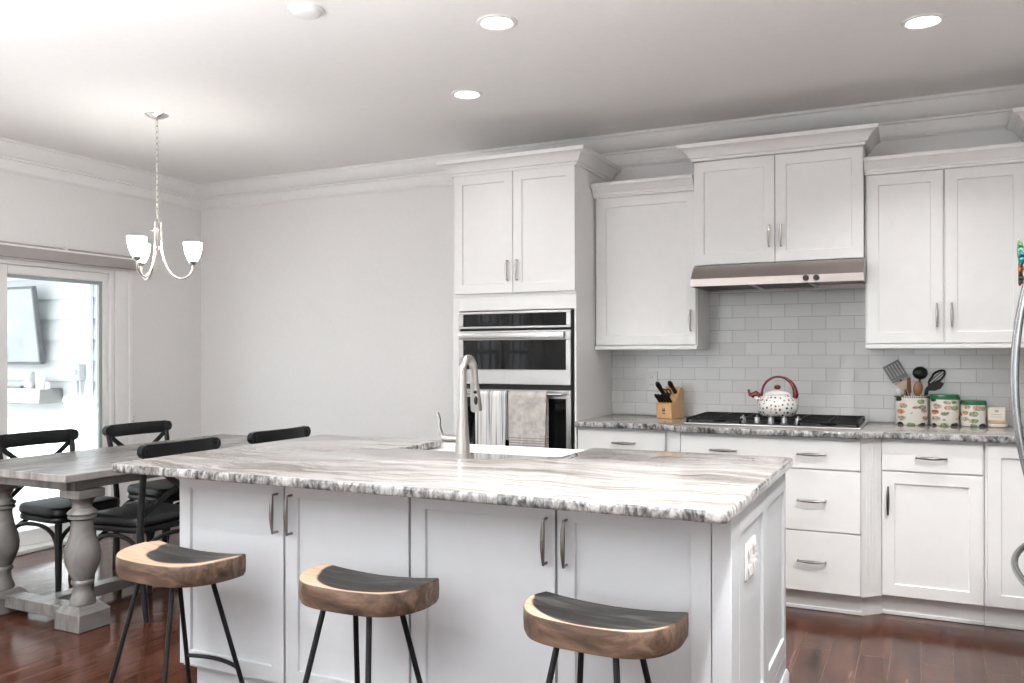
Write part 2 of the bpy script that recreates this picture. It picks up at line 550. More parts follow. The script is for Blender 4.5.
def towel_mat(name, kind):
    m, nt, p = nodes(name)
    tc = N(nt, 'ShaderNodeTexCoord')
    sp = N(nt, 'ShaderNodeSeparateXYZ')
    L(nt, tc, 'Object', sp, 'Vector')
    if kind == 'vertical':
        wn = N(nt, 'ShaderNodeTexNoise', i_Scale=9.0, i_Detail=3.0)
        mp = N(nt, 'ShaderNodeMapping')
        mp.inputs['Scale'].default_value = (7, 0.01, 0.12)
        L(nt, tc, 'Object', mp, 'Vector')
        L(nt, mp, 0, wn, 'Vector')
        r = ramp(nt, [(0.40, (0.23, 0.24, 0.27)), (0.47, (0.62, 0.61, 0.61)), (0.55, (0.76, 0.74, 0.72))])
        L(nt, wn, 'Fac', r, 'Fac')
        L(nt, r, 'Color', p, 'Base Color')
    else:
        wn = N(nt, 'ShaderNodeTexNoise', i_Scale=26.0, i_Detail=4.0)
        L(nt, tc, 'Object', wn, 'Vector')
        r = ramp(nt, [(0.38, (0.36, 0.345, 0.335)), (0.52, (0.47, 0.435, 0.41)), (0.68, (0.54, 0.50, 0.47))])
        L(nt, wn, 'Fac', r, 'Fac')
        fl = N(nt, 'ShaderNodeMath', operation='MULTIPLY', i_1=1 / 0.0145)
        L(nt, sp, 'Z', fl, 0)
        fr = N(nt, 'ShaderNodeMath', operation='FRACT')
        L(nt, fl, 0, fr, 0)
        st = N(nt, 'ShaderNodeMath', operation='LESS_THAN', i_1=0.36)
        L(nt, fr, 0, st, 0)
        lo = N(nt, 'ShaderNodeMath', operation='LESS_THAN', i_1=0.082)
        L(nt, sp, 'Z', lo, 0)
        an = N(nt, 'ShaderNodeMath', operation='MULTIPLY')
        L(nt, st, 0, an, 0)
        L(nt, lo, 0, an, 1)
        mx = N(nt, 'ShaderNodeMix', data_type='RGBA')
        L(nt, an, 0, mx, 0)
        L(nt, r, 'Color', mx, 6)
        mx.inputs[7].default_value = (0.24, 0.22, 0.22, 1)
        L(nt, mx, 2, p, 'Base Color')
    p.inputs['Roughness'].default_value = 0.95
    n2 = N(nt, 'ShaderNodeTexNoise', i_Scale=260.0)
    L(nt, tc, 'Object', n2, 'Vector')
    b = N(nt, 'ShaderNodeBump', i_Strength=0.35, i_Distance=0.002)
    L(nt, n2, 'Fac', b, 'Height')
    L(nt, b, 'Normal', p, 'Normal')
    return m


FLOORM = floor_mat()
TILE = tile_mat()
GRANITE = granite_mat()
STOOLW = [stool_mat('acacia_with_wide_sapwood', 0.80, -1.1), stool_mat('acacia_with_sapwood_rim', 0.98, -1.0), stool_mat('dark_acacia', 1.10, -0.45)]
GREYW = greywood_mat('weathered_grey_top', 1.15)
GREYL = greywood_mat('weathered_grey_shaded_base', 0.66)  # same wood as the top, darkened so its colour carries the shade
VEG = [(0.05, 0.045, 0.05), (0.30, 0.33, 0.20), (0.52, 0.24, 0.13), (0.48, 0.40, 0.30), (0.15, 0.16, 0.11),
       (0.50, 0.33, 0.27)]
PRINT = spot_mat('vegetable_print_enamel', 18.0, 0.40, (0.72, 0.69, 0.62), VEG, flat=1.7)
SPECK = spot_mat('speckled_white_enamel', 46.0, 0.29, (0.80, 0.78, 0.75),
                 [(0.05, 0.06, 0.09), (0.10, 0.10, 0.10), (0.35, 0.33, 0.30), (0.20, 0.10, 0.09)])
TOWELV = towel_mat('striped_terry', 'vertical')
TOWELH = towel_mat('grey_terry', 'hem')


# ================================================================== mesh builder
class B:
    def __init__(self):
        self.v, self.f, self.s = [], [], []

    def add(self, vs, fs, smooth=False):
        o = len(self.v)
        self.v += [Vector(p) for p in vs]
        self.f += [[i + o for i in f] for f in fs]
        self.s += [smooth] * len(fs)
        return self

    def _bm(self, bm, smooth=False):
        bm.verts.index_update()
        self.add([v.co.copy() for v in bm.verts], [[v.index for v in f.verts] for f in bm.faces], smooth)
        bm.free()
        return self

    def box(self, x0, x1, y0, y1, z0, z1, bev=0.0, seg=1):
        bm = bmesh.new()
        bmesh.ops.create_cube(bm, size=1.0)
        for v in bm.verts:
            v.co = Vector(((x0 + x1) / 2 + v.co.x * (x1 - x0), (y0 + y1) / 2 + v.co.y * (y1 - y0),
                           (z0 + z1) / 2 + v.co.z * (z1 - z0)))
        if bev:
            bmesh.ops.bevel(bm, geom=bm.edges[:], offset=bev, segments=seg, affect='EDGES', profile=0.5)
        return self._bm(bm)

    def prism(self, poly, z0, z1, bev=0.0, seg=2, top_only=False):
        bm = bmesh.new()
        lo = [bm.verts.new((x, y, z0)) for x, y in poly]
        hi = [bm.verts.new((x, y, z1)) for x, y in poly]
        n = len(poly)
        bm.faces.new(lo[::-1])
        bm.faces.new(hi)
        for i in range(n):
            bm.faces.new((lo[i], lo[(i + 1) % n], hi[(i + 1) % n], hi[i]))
        bmesh.ops.recalc_face_normals(bm, faces=bm.faces[:])
        if bev:
            ed = [e for e in bm.edges if abs(e.verts[0].co.z - e.verts[1].co.z) < 1e-6 and
                  (not top_only or e.verts[0].co.z > (z0 + z1) / 2)]
            bmesh.ops.bevel(bm, geom=ed, offset=bev, segments=seg, affect='EDGES', profile=0.5)
        return self._bm(bm)

    def lathe(self, prof, c=(0, 0, 0), n=24, M=None, smooth=True, sx=1.0, sy=1.0):
        """prof: list of (r, z)"""
        vs, fs = [], []
        for r, z in prof:
            for k in range(n):
                a = 2 * pi * k / n
                vs.append(Vector((r * cos(a) * sx, r * sin(a) * sy, z)))
        for i in range(len(prof) - 1):
            for k in range(n):
                k2 = (k + 1) % n
                fs.append([i * n + k, i * n + k2, (i + 1) * n + k2, (i + 1) * n + k])
        if prof[0][0] > 1e-5:
            fs.append(list(range(n))[::-1])
        if prof[-1][0] > 1e-5:
            fs.append([(len(prof) - 1) * n + k for k in range(n)])
        if M is not None:
            vs = [M @ p for p in vs]
        vs = [p + Vector(c) for p in vs]
        return self.add(vs, fs, smooth)

    def cyl(self, p0, p1, r0, r1=None, n=16, smooth=True):
        return self.tube([p0, p1], [r0, r0 if r1 is None else r1], n, smooth=smooth)

    def tube(self, path, r, n=10, closed=False, smooth=True):
        P = [Vector(p) for p in path]
        m = len(P)
        R = r if isinstance(r, (list, tuple)) else [r] * m
        vs, fs = [], []
        ref = None
        for i, p in enumerate(P):
            if closed:
                t = P[(i + 1) % m] - P[i - 1]
            else:
                t = P[min(i + 1, m - 1)] - P[max(i - 1, 0)]
            t.normalize()
            if ref is None:
                ref = Vector((0, 0, 1)) if abs(t.z) < 0.9 else Vector((0, 1, 0))
            s = t.cross(ref)
            s.normalize()
            u = s.cross(t)
            u.normalize()
            ref = u
            for k in range(n):
                a = 2 * pi * k / n
                vs.append(p + s * (R[i] * cos(a)) + u * (R[i] * sin(a)))
        segs = m if closed else m - 1
        for i in range(segs):
            j = (i + 1) % m
            for k in range(n):
                k2 = (k + 1) % n
                fs.append([i * n + k, i * n + k2, j * n + k2, j * n + k])
        if not closed:
            fs.append(list(range(n))[::-1])
            fs.append([(m - 1) * n + k for k in range(n)])
        return self.add(vs, fs, smooth)

    def strip(self, path, prof, up=(0, 0, 1), scale=None, smooth=False):
        """sweep a 2-D profile (side, up) along a 3-D path"""
        P = [Vector(p) for p in path]
        up = Vector(up)
        m, n = len(P), len(prof)
        vs, fs = [], []
        for i, p in enumerate(P):
            t = (P[min(i + 1, m - 1)] - P[max(i - 1, 0)]).normalized()
            s = t.cross(up).normalized()
            u = s.cross(t).normalized()
            k = scale[i] if scale else 1.0
            kk = k if isinstance(k, tuple) else (k, k)
            for a, b in prof:
                vs.append(p + s * a * kk[0] + u * b * kk[1])
        for i in range(m - 1):
            for k in range(n):
                k2 = (k + 1) % n
                fs.append([i * n + k, i * n + k2, (i + 1) * n + k2, (i + 1) * n + k])
        fs.append(list(range(n))[::-1])
        fs.append([(m - 1) * n + k for k in range(n)])
        return self.add(vs, fs, smooth)

    def mould(self, path, prof, z):
        """moulding: profile (out, up) mitred along a plan polyline; out is to the right of travel"""
        P = [Vector((p[0], p[1])) for p in path]
        m, n = len(P), len(prof)
        nor = []
        for i in range(m - 1):
            d = (P[i + 1] - P[i]).normalized()
            nor.append(Vector((d.y, -d.x)))
        vs, fs = [], []
        for i in range(m):
            if i == 0:
                o = nor[0]
            elif i == m - 1:
                o = nor[-1]
            else:
                o = (nor[i - 1] + nor[i]) / (1 + nor[i - 1].dot(nor[i]))
            for a, b in prof:
                q = P[i] + o * a
                vs.append((q.x, q.y, z + b))
        for i in range(m - 1):
            for k in range(n):
                k2 = (k + 1) % n
                fs.append([i * n + k, i * n + k2, (i + 1) * n + k2, (i + 1) * n + k])
        fs.append(list(range(n))[::-1])
        fs.append([(m - 1) * n + k for k in range(n)])
        return self.add(vs, fs)

    def sphere(self, c, r, sx=1, sy=1, sz=1, n=14):
        bm = bmesh.new()
        bmesh.ops.create_uvsphere(bm, u_segments=n, v_segments=max(6, n // 2 + 2), radius=r)
        for v in bm.verts:
            v.co = Vector((v.co.x * sx + c[0], v.co.y * sy + c[1], v.co.z * sz + c[2]))
        return self._bm(bm, True)

    def shaker(self, x0, x1, z0, z1, y, th=0.02, st=0.057, rec=0.009, tb=None):
        """recessed-panel door facing -y with its front at y"""
        tb = tb or st
        e = 0.0015
        o = [(x0 + e, z0 + e), (x1 - e, z0 + e), (x1 - e, z1 - e), (x0 + e, z1 - e)]
        O = [(x0, z0), (x1, z0), (x1, z1), (x0, z1)]
        i_ = [(x0 + st, z0 + tb), (x1 - st, z0 + tb), (x1 - st, z1 - tb), (x0 + st, z1 - tb)]
        q = 0.003
        r_ = [(x0 + st + q, z0 + tb + q), (x1 - st - q, z0 + tb + q), (x1 - st - q, z1 - tb - q), (x0 + st + q, z1 - tb - q)]
        vs = [(a, y, b) for a, b in o] + [(a, y, b) for a, b in i_] + [(a, y + rec, b) for a, b in r_] + \
             [(a, y + e, b) for a, b in O] + [(a, y + th, b) for a, b in O]
        fs = []
        for k in range(4):
            j = (k + 1) % 4
            fs += [[k, j, 4 + j, 4 + k], [4 + k, 4 + j, 8 + j, 8 + k], [12 + k, 12 + j, j, k], [16 + k, 16 + j, 12 + j, 12 + k]]
        fs += [[8, 9, 10, 11], [19, 18, 17, 16]]
        return self.add(vs, fs)

    def slab(self, x0, x1, z0, z1, y, th=0.02):
        return self.box(x0, x1, y, y + th, z0, z1, 0.0015)

    def xf(self, M):
        self.v = [M @ p for p in self.v]
        return self


WM = {}     # world matrix of every object built


def raw(name, b, m, Mw=None):
    me = bpy.data.meshes.new(name)
    inv = Mw.inverted() if Mw is not None else None
    me.from_pydata([(inv @ p if inv is not None else p) for p in b.v], [], b.f)
    bm = bmesh.new()
    bm.from_mesh(me)
    bmesh.ops.recalc_face_normals(bm, faces=bm.faces[:])
    bm.to_mesh(me)
    bm.free()
    me.polygons.foreach_set('use_smooth', b.s)
    me.update()
    me.set_sharp_from_angle(angle=radians(42))
    me.materials.append(m)
    o = bpy.data.objects.new(name, me)
    COL.objects.link(o)
    return o


def tag(o, label, cat, group=None, kind=None):
    o['label'] = label
    o['category'] = cat
    if group:
        o['group'] = group
    if kind:
        o['kind'] = kind
    return o


def thing(name, label, cat, loc=(0, 0, 0), rz=0.0, group=None, kind=None):
    o = bpy.data.objects.new(name, None)
    o.empty_display_size = 0.1
    COL.objects.link(o)
    o.location = loc
    o.rotation_euler = (0, 0, rz)
    WM[o.name] = Matrix.Translation(Vector(loc)) @ Matrix.Rotation(rz, 4, 'Z')
    return tag(o, label, cat, group, kind)


def part(name, b, m, parent, local=False, label=None):
    Mw = WM[parent.name]
    o = raw(name, b, m, None if local else Mw)
    o.parent = parent
    WM[o.name] = Mw
    if label:
        o['label'] = label
    return o


def solo(name, b, m, label, cat, group=None, kind=None, origin=True):
    """a thing made of one mesh, its origin at its base"""
    if origin:
        xs = [p.x for p in b.v]
        ys = [p.y for p in b.v]
        c = Vector(((min(xs) + max(xs)) / 2, (min(ys) + max(ys)) / 2, min(p.z for p in b.v)))
        Mw = Matrix.Translation(c)
    else:
        Mw = Matrix.Identity(4)
    o = raw(name, b, m, Mw)
    o.matrix_world = Mw
    WM[o.name] = Mw
    return tag(o, label, cat, group, kind)


def struct(name, b, m, label=None, cat='structure'):
    o = raw(name, b, m)
    WM[o.name] = Matrix.Identity(4)
    o['kind'] = 'structure'
    if label:
        o['label'] = label
        o['category'] = cat
    return o


def clone(src, loc, rz, label, group=None):
    """copy a thing with its parts and sub-parts"""
    r = src.copy()
    COL.objects.link(r)
    r.location = loc
    r.rotation_euler = (0, 0, rz)
    r['label'] = label
    if group:
        r['group'] = group
    for ch in list(src.children):
        c = ch.copy()
        COL.objects.link(c)
        c.parent = r
        for g in list(ch.children):
            d = g.copy()
            COL.objects.link(d)
            d.parent = c
    return r


def arc(c, r, a0, a1, n, plane='xz'):
    out = []
    for i in range(n + 1):
        a = a0 + (a1 - a0) * i / n
        p = (r * cos(a), r * sin(a))
        if plane == 'xz':
            out.append((c[0] + p[0], c[1], c[2] + p[1]))
        elif plane == 'yz':
            out.append((c[0], c[1] + p[0], c[2] + p[1]))
        else:
            out.append((c[0] + p[0], c[1] + p[1], c[2]))
    return out


def bez(p0, p1, p2, p3, n=12):
    p0, p1, p2, p3 = map(Vector, (p0, p1, p2, p3))
    out = []
    for i in range(n + 1):
        t = i / n
        out.append(p0 * (1 - t) ** 3 + p1 * 3 * t * (1 - t) ** 2 + p2 * 3 * t * t * (1 - t) + p3 * t ** 3)
    return out


def pull(c, length, vertical, y):
    """bowed cabinet pull on a face at y, facing -y"""
    b = B()
    h = length / 2
    n = 14
    path, rad = [], []
    for i in range(n + 1):
        t = -1 + 2 * i / n
        off = 0.026 + 0.006 * (1 - t * t)
        s = t * h
        path.append((c[0], y - off, c[1] + s) if vertical else (c[0] + s, y - off, c[1]))
        rad.append(0.0042 + 0.0042 * max(0, 1 - t * t) ** 1.5)
    b.tube(path, rad, 8)
    for s in (-0.94 * h, 0.94 * h):
        p = (c[0], y, c[1] + s) if vertical else (c[0] + s, y, c[1])
        q = (p[0], y - 0.027, p[2])
        b.cyl(p, q, 0.0050, 0.0042, 8)
    return b


# ================================================================== room shell
struct('floor', B().box(XL - 0.15, XR + 0.15, YR - 0.15, YB + 0.15, -0.06, 0.0), FLOORM,
       'dark reddish brown hand scraped hardwood plank floor', 'floor')
struct('ceiling', B().box(XL - 0.15, XR + 0.15, YR - 0.15, YB + 0.15, H, H + 0.1), CEIL,
       'smooth off white painted ceiling', 'ceiling')
struct('wall_back', B().box(XL - 0.15, XR + 0.15, YB, YB + 0.15, 0, H), WALL,
       'plain greige painted wall behind the cabinets', 'wall')
wr = B().box(XR, XR + 0.15, YR, YB, 0, H)
struct('wall_right', wr, WALL, 'greige wall behind the refrigerator', 'wall')
DY0, DY1, DZ = 2.50, 4.395, 1.955
bl = B()
bl.box(XL - 0.15, XL, DY1, YB, 0, H)
bl.box(XL - 0.15, XL, DY0, DY1, DZ, H)
bl.box(XL - 0.15, XL, 0.2, DY0, 0, H)
# the living end of the same wall with two tall sash windows
WY = [(-2.75, -1.95), (-1.75, -0.95)]
bl.box(XL - 0.15, XL, -0.95, 0.2, 0, H)
bl.box(XL - 0.15, XL, -1.95, -1.75, 0, H)
bl.box(XL - 0.15, XL, YR, -2.75, 0, H)
for a, c in WY:
    bl.box(XL - 0.15, XL, a, c, 0, 0.55)
    bl.box(XL - 0.15, XL, a, c, 2.15, H)
struct('wall_left', bl, WALL, 'plain greige painted wall around the sliding door', 'wall')
br_ = B()
RX = [(-4.25, -2.75), (-0.75, 0.55)]
br_.box(XL, XR, YR - 0.15, YR, 0, 0.45)
br_.box(XL, XR, YR - 0.15, YR, 2.25, H)
br_.box(XL, RX[0][0], YR - 0.15, YR, 0.45, 2.25)
br_.box(RX[0][1], RX[1][0], YR - 0.15, YR, 0.45, 2.25)
br_.box(RX[1][1], XR, YR - 0.15, YR, 0.45, 2.25)
struct('wall_rear', br_, WALL, 'greige wall with wide windows behind the viewer', 'wall')


def window(n, x0, x1, z0, z1, M, cols, label):
    """white sash window with a grid, built in the xz plane and moved by M"""
    fr = B()
    w = 0.05
    fr.box(x0, x0 + w, -0.04, 0.04, z0, z1)
    fr.box(x1 - w, x1, -0.04, 0.04, z0, z1)
    fr.box(x0 + w, x1 - w, -0.04, 0.04, z0, z0 + w)
    fr.box(x0 + w, x1 - w, -0.04, 0.04, z1 - w, z1)
    zm = (z0 + z1) / 2
    fr.box(x0 + w, x1 - w, -0.035, 0.035, zm - 0.03, zm + 0.03)
    for i in range(1, cols):
        x = x0 + (x1 - x0) * i / cols
        fr.box(x - 0.012, x + 0.012, -0.015, 0.015, z0 + w, zm - 0.03)
        fr.box(x - 0.012, x + 0.012, -0.015, 0.015, zm + 0.03, z1 - w)
    for z in (z0 + (z1 - z0) * 0.25, z0 + (z1 - z0) * 0.75):
        for i in range(cols):
            a = x0 + (x1 - x0) * i / cols + (0.012 if i else w)
            c = x0 + (x1 - x0) * (i + 1) / cols - (0.012 if i < cols - 1 else w)
            fr.box(a, c, -0.012, 0.012, z - 0.012, z + 0.012)
    o = struct('window_%d' % n, fr.xf(M), VINYL, label, 'window')
    pn = B().box(x0 + w, x1 - w, 0.018, 0.022, z0 + w, z1 - w).xf(M)
    part('pane', pn, PANE, o)


MR = Matrix.Translation((0, YR - 0.08, 0))
window(3, RX[0][0], RX[0][1], 0.45, 2.25, MR, 3, 'wide white gridded window in the rear wall')
window(4, RX[1][0], RX[1][1], 0.45, 2.25, MR, 3, 'narrower white gridded window in the rear wall')
ML = Matrix.Translation((XL - 0.08, 0, 0)) @ Matrix.Rotation(radians(90), 4, 'Z')
window(1, WY[0][0], WY[0][1], 0.55, 2.15, ML, 3, 'white sash window far along the left wall')
window(2, WY[1][0], WY[1][1], 0.55, 2.15, ML, 3, 'white sash window nearer the patio door')

# crown moulding (ceiling line)
CR = [(0, 0), (0.112, 0), (0.112, -0.016), (0.103, -0.020), (0.098, -0.034), (0.082, -0.060), (0.058, -0.084),
      (0.036, -0.097), (0.030, -0.099), (0.030, -0.110), (0.018, -0.114), (0.018, -0.166), (0.026, -0.170),
      (0.026, -0.182), (0.012, -0.196), (0, -0.196)]
struct('trim_1', B().mould([(XL, YR), (XL, YB), (XR, YB), (XR, YR)], CR, H - 0.0005), TRIM,
       'white stepped crown moulding along the ceiling line', 'moulding')
BBP = [(0, 0), (0.016, 0), (0.016, 0.10), (0.010, 0.125), (0, 0.13)]
struct('baseboard_left', B().mould([(XL, 4.56), (XL, YB)], BBP, 0.0), TRIM, 'white baseboard right of the sliding door', 'baseboard')
struct('baseboard_back', B().mould([(XL + 0.017, YB), (-2.67, YB)], BBP, 0.0), TRIM, 'white baseboard on the back wall', 'baseboard')

# tiled backsplash
struct('backsplash', B().box(-1.818, XR - 0.001, 5.2495, YB - 0.0005, 0.929, 1.84), TILE,
       'glossy white subway tile backsplash between counter and wall cabinets', 'backsplash')

# ------------------------------------------------------------------ sliding patio door
door = thing('door_1', 'white sliding patio door with clear glass at left', 'door', (XL, 3.45, 0), kind='structure')
cs = B()
cs.box(XL, XL + 0.020, 4.40, 4.545, 0.0, 1.955, 0.003)
cs.box(XL + 0.020, XL + 0.028, 4.515, 4.545, 0.0, 1.955, 0.002)
cs.box(XL, XL + 0.018, DY0 - 0.12, 4.545, 1.957, 2.05, 0.003)
part('casing', cs, TRIM, door)
fr = B()
fr.box(XL - 0.14, XL + 0.012, 4.362, 4.394, 0.03, 1.954, 0.002)
fr.box(XL - 0.14, XL + 0.012, DY0 + 0.001, DY0 + 0.03, 0.03, 1.954, 0.002)
fr.box(XL - 0.14, XL + 0.012, DY0 + 0.03, 4.362, 1.925, 1.954, 0.002)
part('frame', fr, VINYL, door)
part('sill', B().box(XL - 0.14, XL + 0.10, DY0 + 0.001, 4.394, 0.0005, 0.028, 0.004), VINYL, door)
sa = B()                                              # right-hand sash
sa.box(XL - 0.055, XL - 0.012, 3.520, 3.590, 0.03, 1.924, 0.003)
sa.box(XL - 0.055, XL - 0.012, 4.318, 4.361, 0.03, 1.924, 0.003)
sa.box(XL - 0.055, XL - 0.012, 3.590, 4.318, 1.862, 1.924, 0.003)
sa.box(XL - 0.055, XL - 0.012, 3.590, 4.318, 0.03, 0.13, 0.003)
s1 = part('sash', sa, VINYL, door)
gk = B()
gk.box(XL - 0.045, XL - 0.022, 4.292, 4.3175, 0.131, 1.861)
gk.box(XL - 0.045, XL - 0.022, 3.5905, 4.292, 1.838, 1.861)
part('gasket', gk, SPACER, s1)
part('pane', B().box(XL - 0.036, XL - 0.031, 3.591, 4.291, 0.131, 1.837), PANE, s1)
sb = B()                                              # left-hand sash, mostly out of view
sb.box(XL - 0.115, XL - 0.072, DY0 + 0.031, 2.60, 0.03, 1.924, 0.003)
sb.box(XL - 0.115, XL - 0.072, 3.520, 3.590, 0.03, 1.924, 0.003)
sb.box(XL - 0.115, XL - 0.072, 2.60, 3.520, 1.862, 1.924, 0.003)
sb.box(XL - 0.115, XL - 0.072, 2.60, 3.520, 0.03, 0.13, 0.003)
s2 = part('sash', sb, VINYL, door)
part('pane', B().box(XL - 0.096, XL - 0.091, 2.601, 3.519, 0.131, 1.861), PANE, s2)

# blind head rail over the door, and its cord cleat
vb = thing('blind_rail', 'taupe blind head rail mounted over the sliding door', 'blind', (XL, 3.45, 1.96))
rp = [(0.020, -0.085), (0.088, -0.085), (0.094, -0.045), (0.094, 0.0), (0.070, 0.012), (0.020, 0.012)]
part('rail', B().mould([(XL, 2.35), (XL, 4.575)], [(a, b + 0.0) for a, b in rp], 2.052), BLINDM, vb)
part('highlight_strip', B().box(XL + 0.094, XL + 0.098, 2.352, 4.573, 2.036, 2.048), TRIM, vb)  # highlight along the rail, built in as a white strip
part('clip', B().box(XL + 0.070, XL + 0.104, 3.93, 3.95, 2.046, 2.072, 0.003), PLASTW, vb)
ck = thing('cord_cleat', 'small white cord cleat on the door casing', 'cleat', (XL + 0.028, 4.53, 0.80))
part('base', B().box(XL + 0.028, XL + 0.034, 4.522, 4.540, 0.79, 0.86, 0.002), PLASTW, ck)
part('horn', B().tube([(XL + 0.034, 4.531, 0.812), (XL + 0.052, 4.531, 0.825), (XL + 0.052, 4.531, 0.80)], 0.004, 6), NICKEL, ck)
part('horn', B().tube([(XL + 0.034, 4.531, 0.842), (XL + 0.052, 4.531, 0.842), (XL + 0.052, 4.531, 0.855)], 0.004, 6), NICKEL, ck)


# ------------------------------------------------------------------ porch outside
def siding(x0, x1, y, z0, z1, step=0.19):
    b = B()
    z = z0
    while z < z1:
        t = min(step, z1 - z)
        b.add([(x0, y - 0.024, z), (x1, y - 0.024, z), (x1, y - 0.004, z + t), (x0, y - 0.004, z + t),
               (x0, y + 0.03, z), (x1, y + 0.03, z), (x1, y + 0.03, z + t), (x0, y + 0.03, z + t)],
              [[0, 1, 2, 3], [7, 6, 5, 4], [0, 4, 5, 1], [3, 2, 6, 7], [1, 5, 6, 2], [4, 0, 3, 7]])
        z += t
    return b


SIDING = mat('white_lap_siding', (0.64, 0.665, 0.68), 0.6, 0, var=0.012)
struct('wall_porch', siding(-10.5, XL - 0.16, 5.22, -0.06, 3.0), SIDING, 'white lap siding wall of the porch outside', 'wall')
struct('trim_2', B().box(-6.89, -6.70, 5.165, 5.203, -0.05, 3.0, 0.004), SIDING_TR, 'white vertical trim board on the porch siding', 'trim')
struct('floor_porch', B().box(-10.5, XL - 0.16, 0.0, 5.19, -0.12, -0.06), DECK, 'pale porch floor outside the sliding door', 'floor')
struct('ceiling_porch', B().box(-10.5, XL - 0.16, 2.95, 5.25, 2.6, 2.72), SIDING_TR, 'white porch roof edge outside the sliding door', 'roof')
tv = thing('television', 'flat television tilted forward on the porch wall outside', 'television', (-7.95, 5.12, 1.22))
TM = Matrix.Translation((-7.95, 5.13, 1.235)) @ Matrix.Rotation(radians(6.5), 4, 'X')
bz = B()
bz.box(-0.66, 0.66, -0.022, 0.02, 0.0, 0.022, 0.003)
bz.box(-0.66, 0.66, -0.022, 0.02, 0.70, 0.722, 0.003)
bz.box(-0.66, -0.635, -0.022, 0.02, 0.022, 0.70, 0.003)
bz.box(0.635, 0.66, -0.022, 0.02, 0.022, 0.70, 0.003)
part('bezel', bz.xf(TM), TVFRAME, tv)
part('screen', B().box(-0.634, 0.634, -0.012, 0.018, 0.023, 0.699).xf(TM), TVSCREEN, tv)
part('bracket', B().box(-0.2, 0.2, 0.021, 0.035, 0.25, 0.45).xf(TM), TVFRAME, tv)
mt = thing('mantel_shelf', 'chunky grey mantel shelf below the porch television', 'shelf', (-8.0, 5.09, 0.878))
part('beam', B().box(-8.9, -7.36, 4.965, 5.2, 0.878, 1.016, 0.006), MANTLE, mt)
part('end_beam', B().box(-7.358, -7.11, 4.965, 5.2, 0.880, 1.014, 0.006), MANTLE, mt)
solo('vase', B().lathe([(0.03, 0), (0.05, 0.03), (0.055, 0.07), (0.03, 0.12), (0.034, 0.15), (0.026, 0.152), (0.022, 0.12)], (-7.36, 5.06, 1.0165), 16),
     EXPOT, 'pale vase on the porch mantel beside a white cup', 'vase')
solo('cup', B().lathe([(0.035, 0), (0.042, 0.04), (0.048, 0.10), (0.043, 0.10), (0.037, 0.045)], (-7.22, 5.06, 1.0165), 16),
     CERAMIC, 'white cup standing near the end of the porch mantel', 'cup')
solo('candle', B().lathe([(0.02, 0), (0.02, 0.055), (0.004, 0.057), (0.002, 0.068)], (-7.14, 5.07, 1.0165), 12),
     CERAMIC, 'small white candle at the very end of the porch mantel', 'candle')
rm = B()
rm.box(-7.70, -7.48, 5.04, 5.075, 1.0165, 1.035, 0.005)
solo('remote_control', rm, TVFRAME, 'dark remote control lying on the porch mantel', 'remote')
eb = thing('electrical_box', 'pale electrical meter box on the porch siding', 'electrical box', (-6.80, 5.14, 1.09))
part('box', B().box(-6.86, -6.755, 5.10, 5.164, 1.09, 1.24, 0.01), GALV, eb)
part('knob', B().cyl((-6.807, 5.10, 1.165), (-6.807, 5.085, 1.165), 0.025, 0.02, 14), GALV, eb)
part('conduit', B().cyl((-6.835, 5.14, -0.05), (-6.835, 5.14, 1.089), 0.012), GALV, eb)
part('conduit', B().cyl((-6.785, 5.14, -0.05), (-6.785, 5.14, 1.089), 0.012), GALV, eb)
sg = thing('hose_spigot', 'grey hose spigot low on the porch siding', 'spigot', (-6.58, 5.2, 0.83))
part('pipe', B().tube([(-6.58, 5.203, 0.86), (-6.58, 5.13, 0.86), (-6.58, 5.10, 0.80)], 0.014), GALV, sg)
part('wheel', B().lathe([(0.0, 0), (0.03, 0.002), (0.03, 0.012), (0.0, 0.014)], (-6.58, 5.14, 0.885), 12), GALV, sg)


# ================================================================== wall cabinets and tower
def crown_mould(path, z, prof, mirror=False):
    return B().mould(path, prof, z)


CC = [(0, 0), (0.010, 0), (0.010, 0.014), (0.022, 0.018), (0.030, 0.034), (0.048, 0.055), (0.066, 0.066), (0.076, 0.068),
      (0.076, 0.090), (0, 0.090)]
CU = [(0, 0), (0.012, 0), (0.012, 0.012), (0.020, 0.016), (0.020, 0.026), (0.030, 0.032), (0.044, 0.054), (0.056, 0.064),
      (0.064, 0.066), (0.064, 0.084), (0, 0.084)]


def doors(parent, x0, x1, z0, z1, y, n=2, handle='bottom', gap=0.004, hl=0.125, hside='pair', st=0.057, hz=None, hm=None):
    w = (x1 - x0) / n
    for i in range(n):
        a, c = x0 + w * i + gap / 2, x0 + w * (i + 1) - gap / 2
        d = part('door', B().shaker(a, c, z0, z1, y, st=st), PAINT, parent)
        side = {'pair': 'R' if i % 2 == 0 else 'L', 'R': 'R', 'L': 'L'}[hside]
        hx = c - 0.030 if side == 'R' else a + 0.030
        z = hz if hz is not None else (z0 + 0.145)
        part('handle', pull((hx, z), hl, True, y), hm or NICKEL, d, label='nickel bar handle')


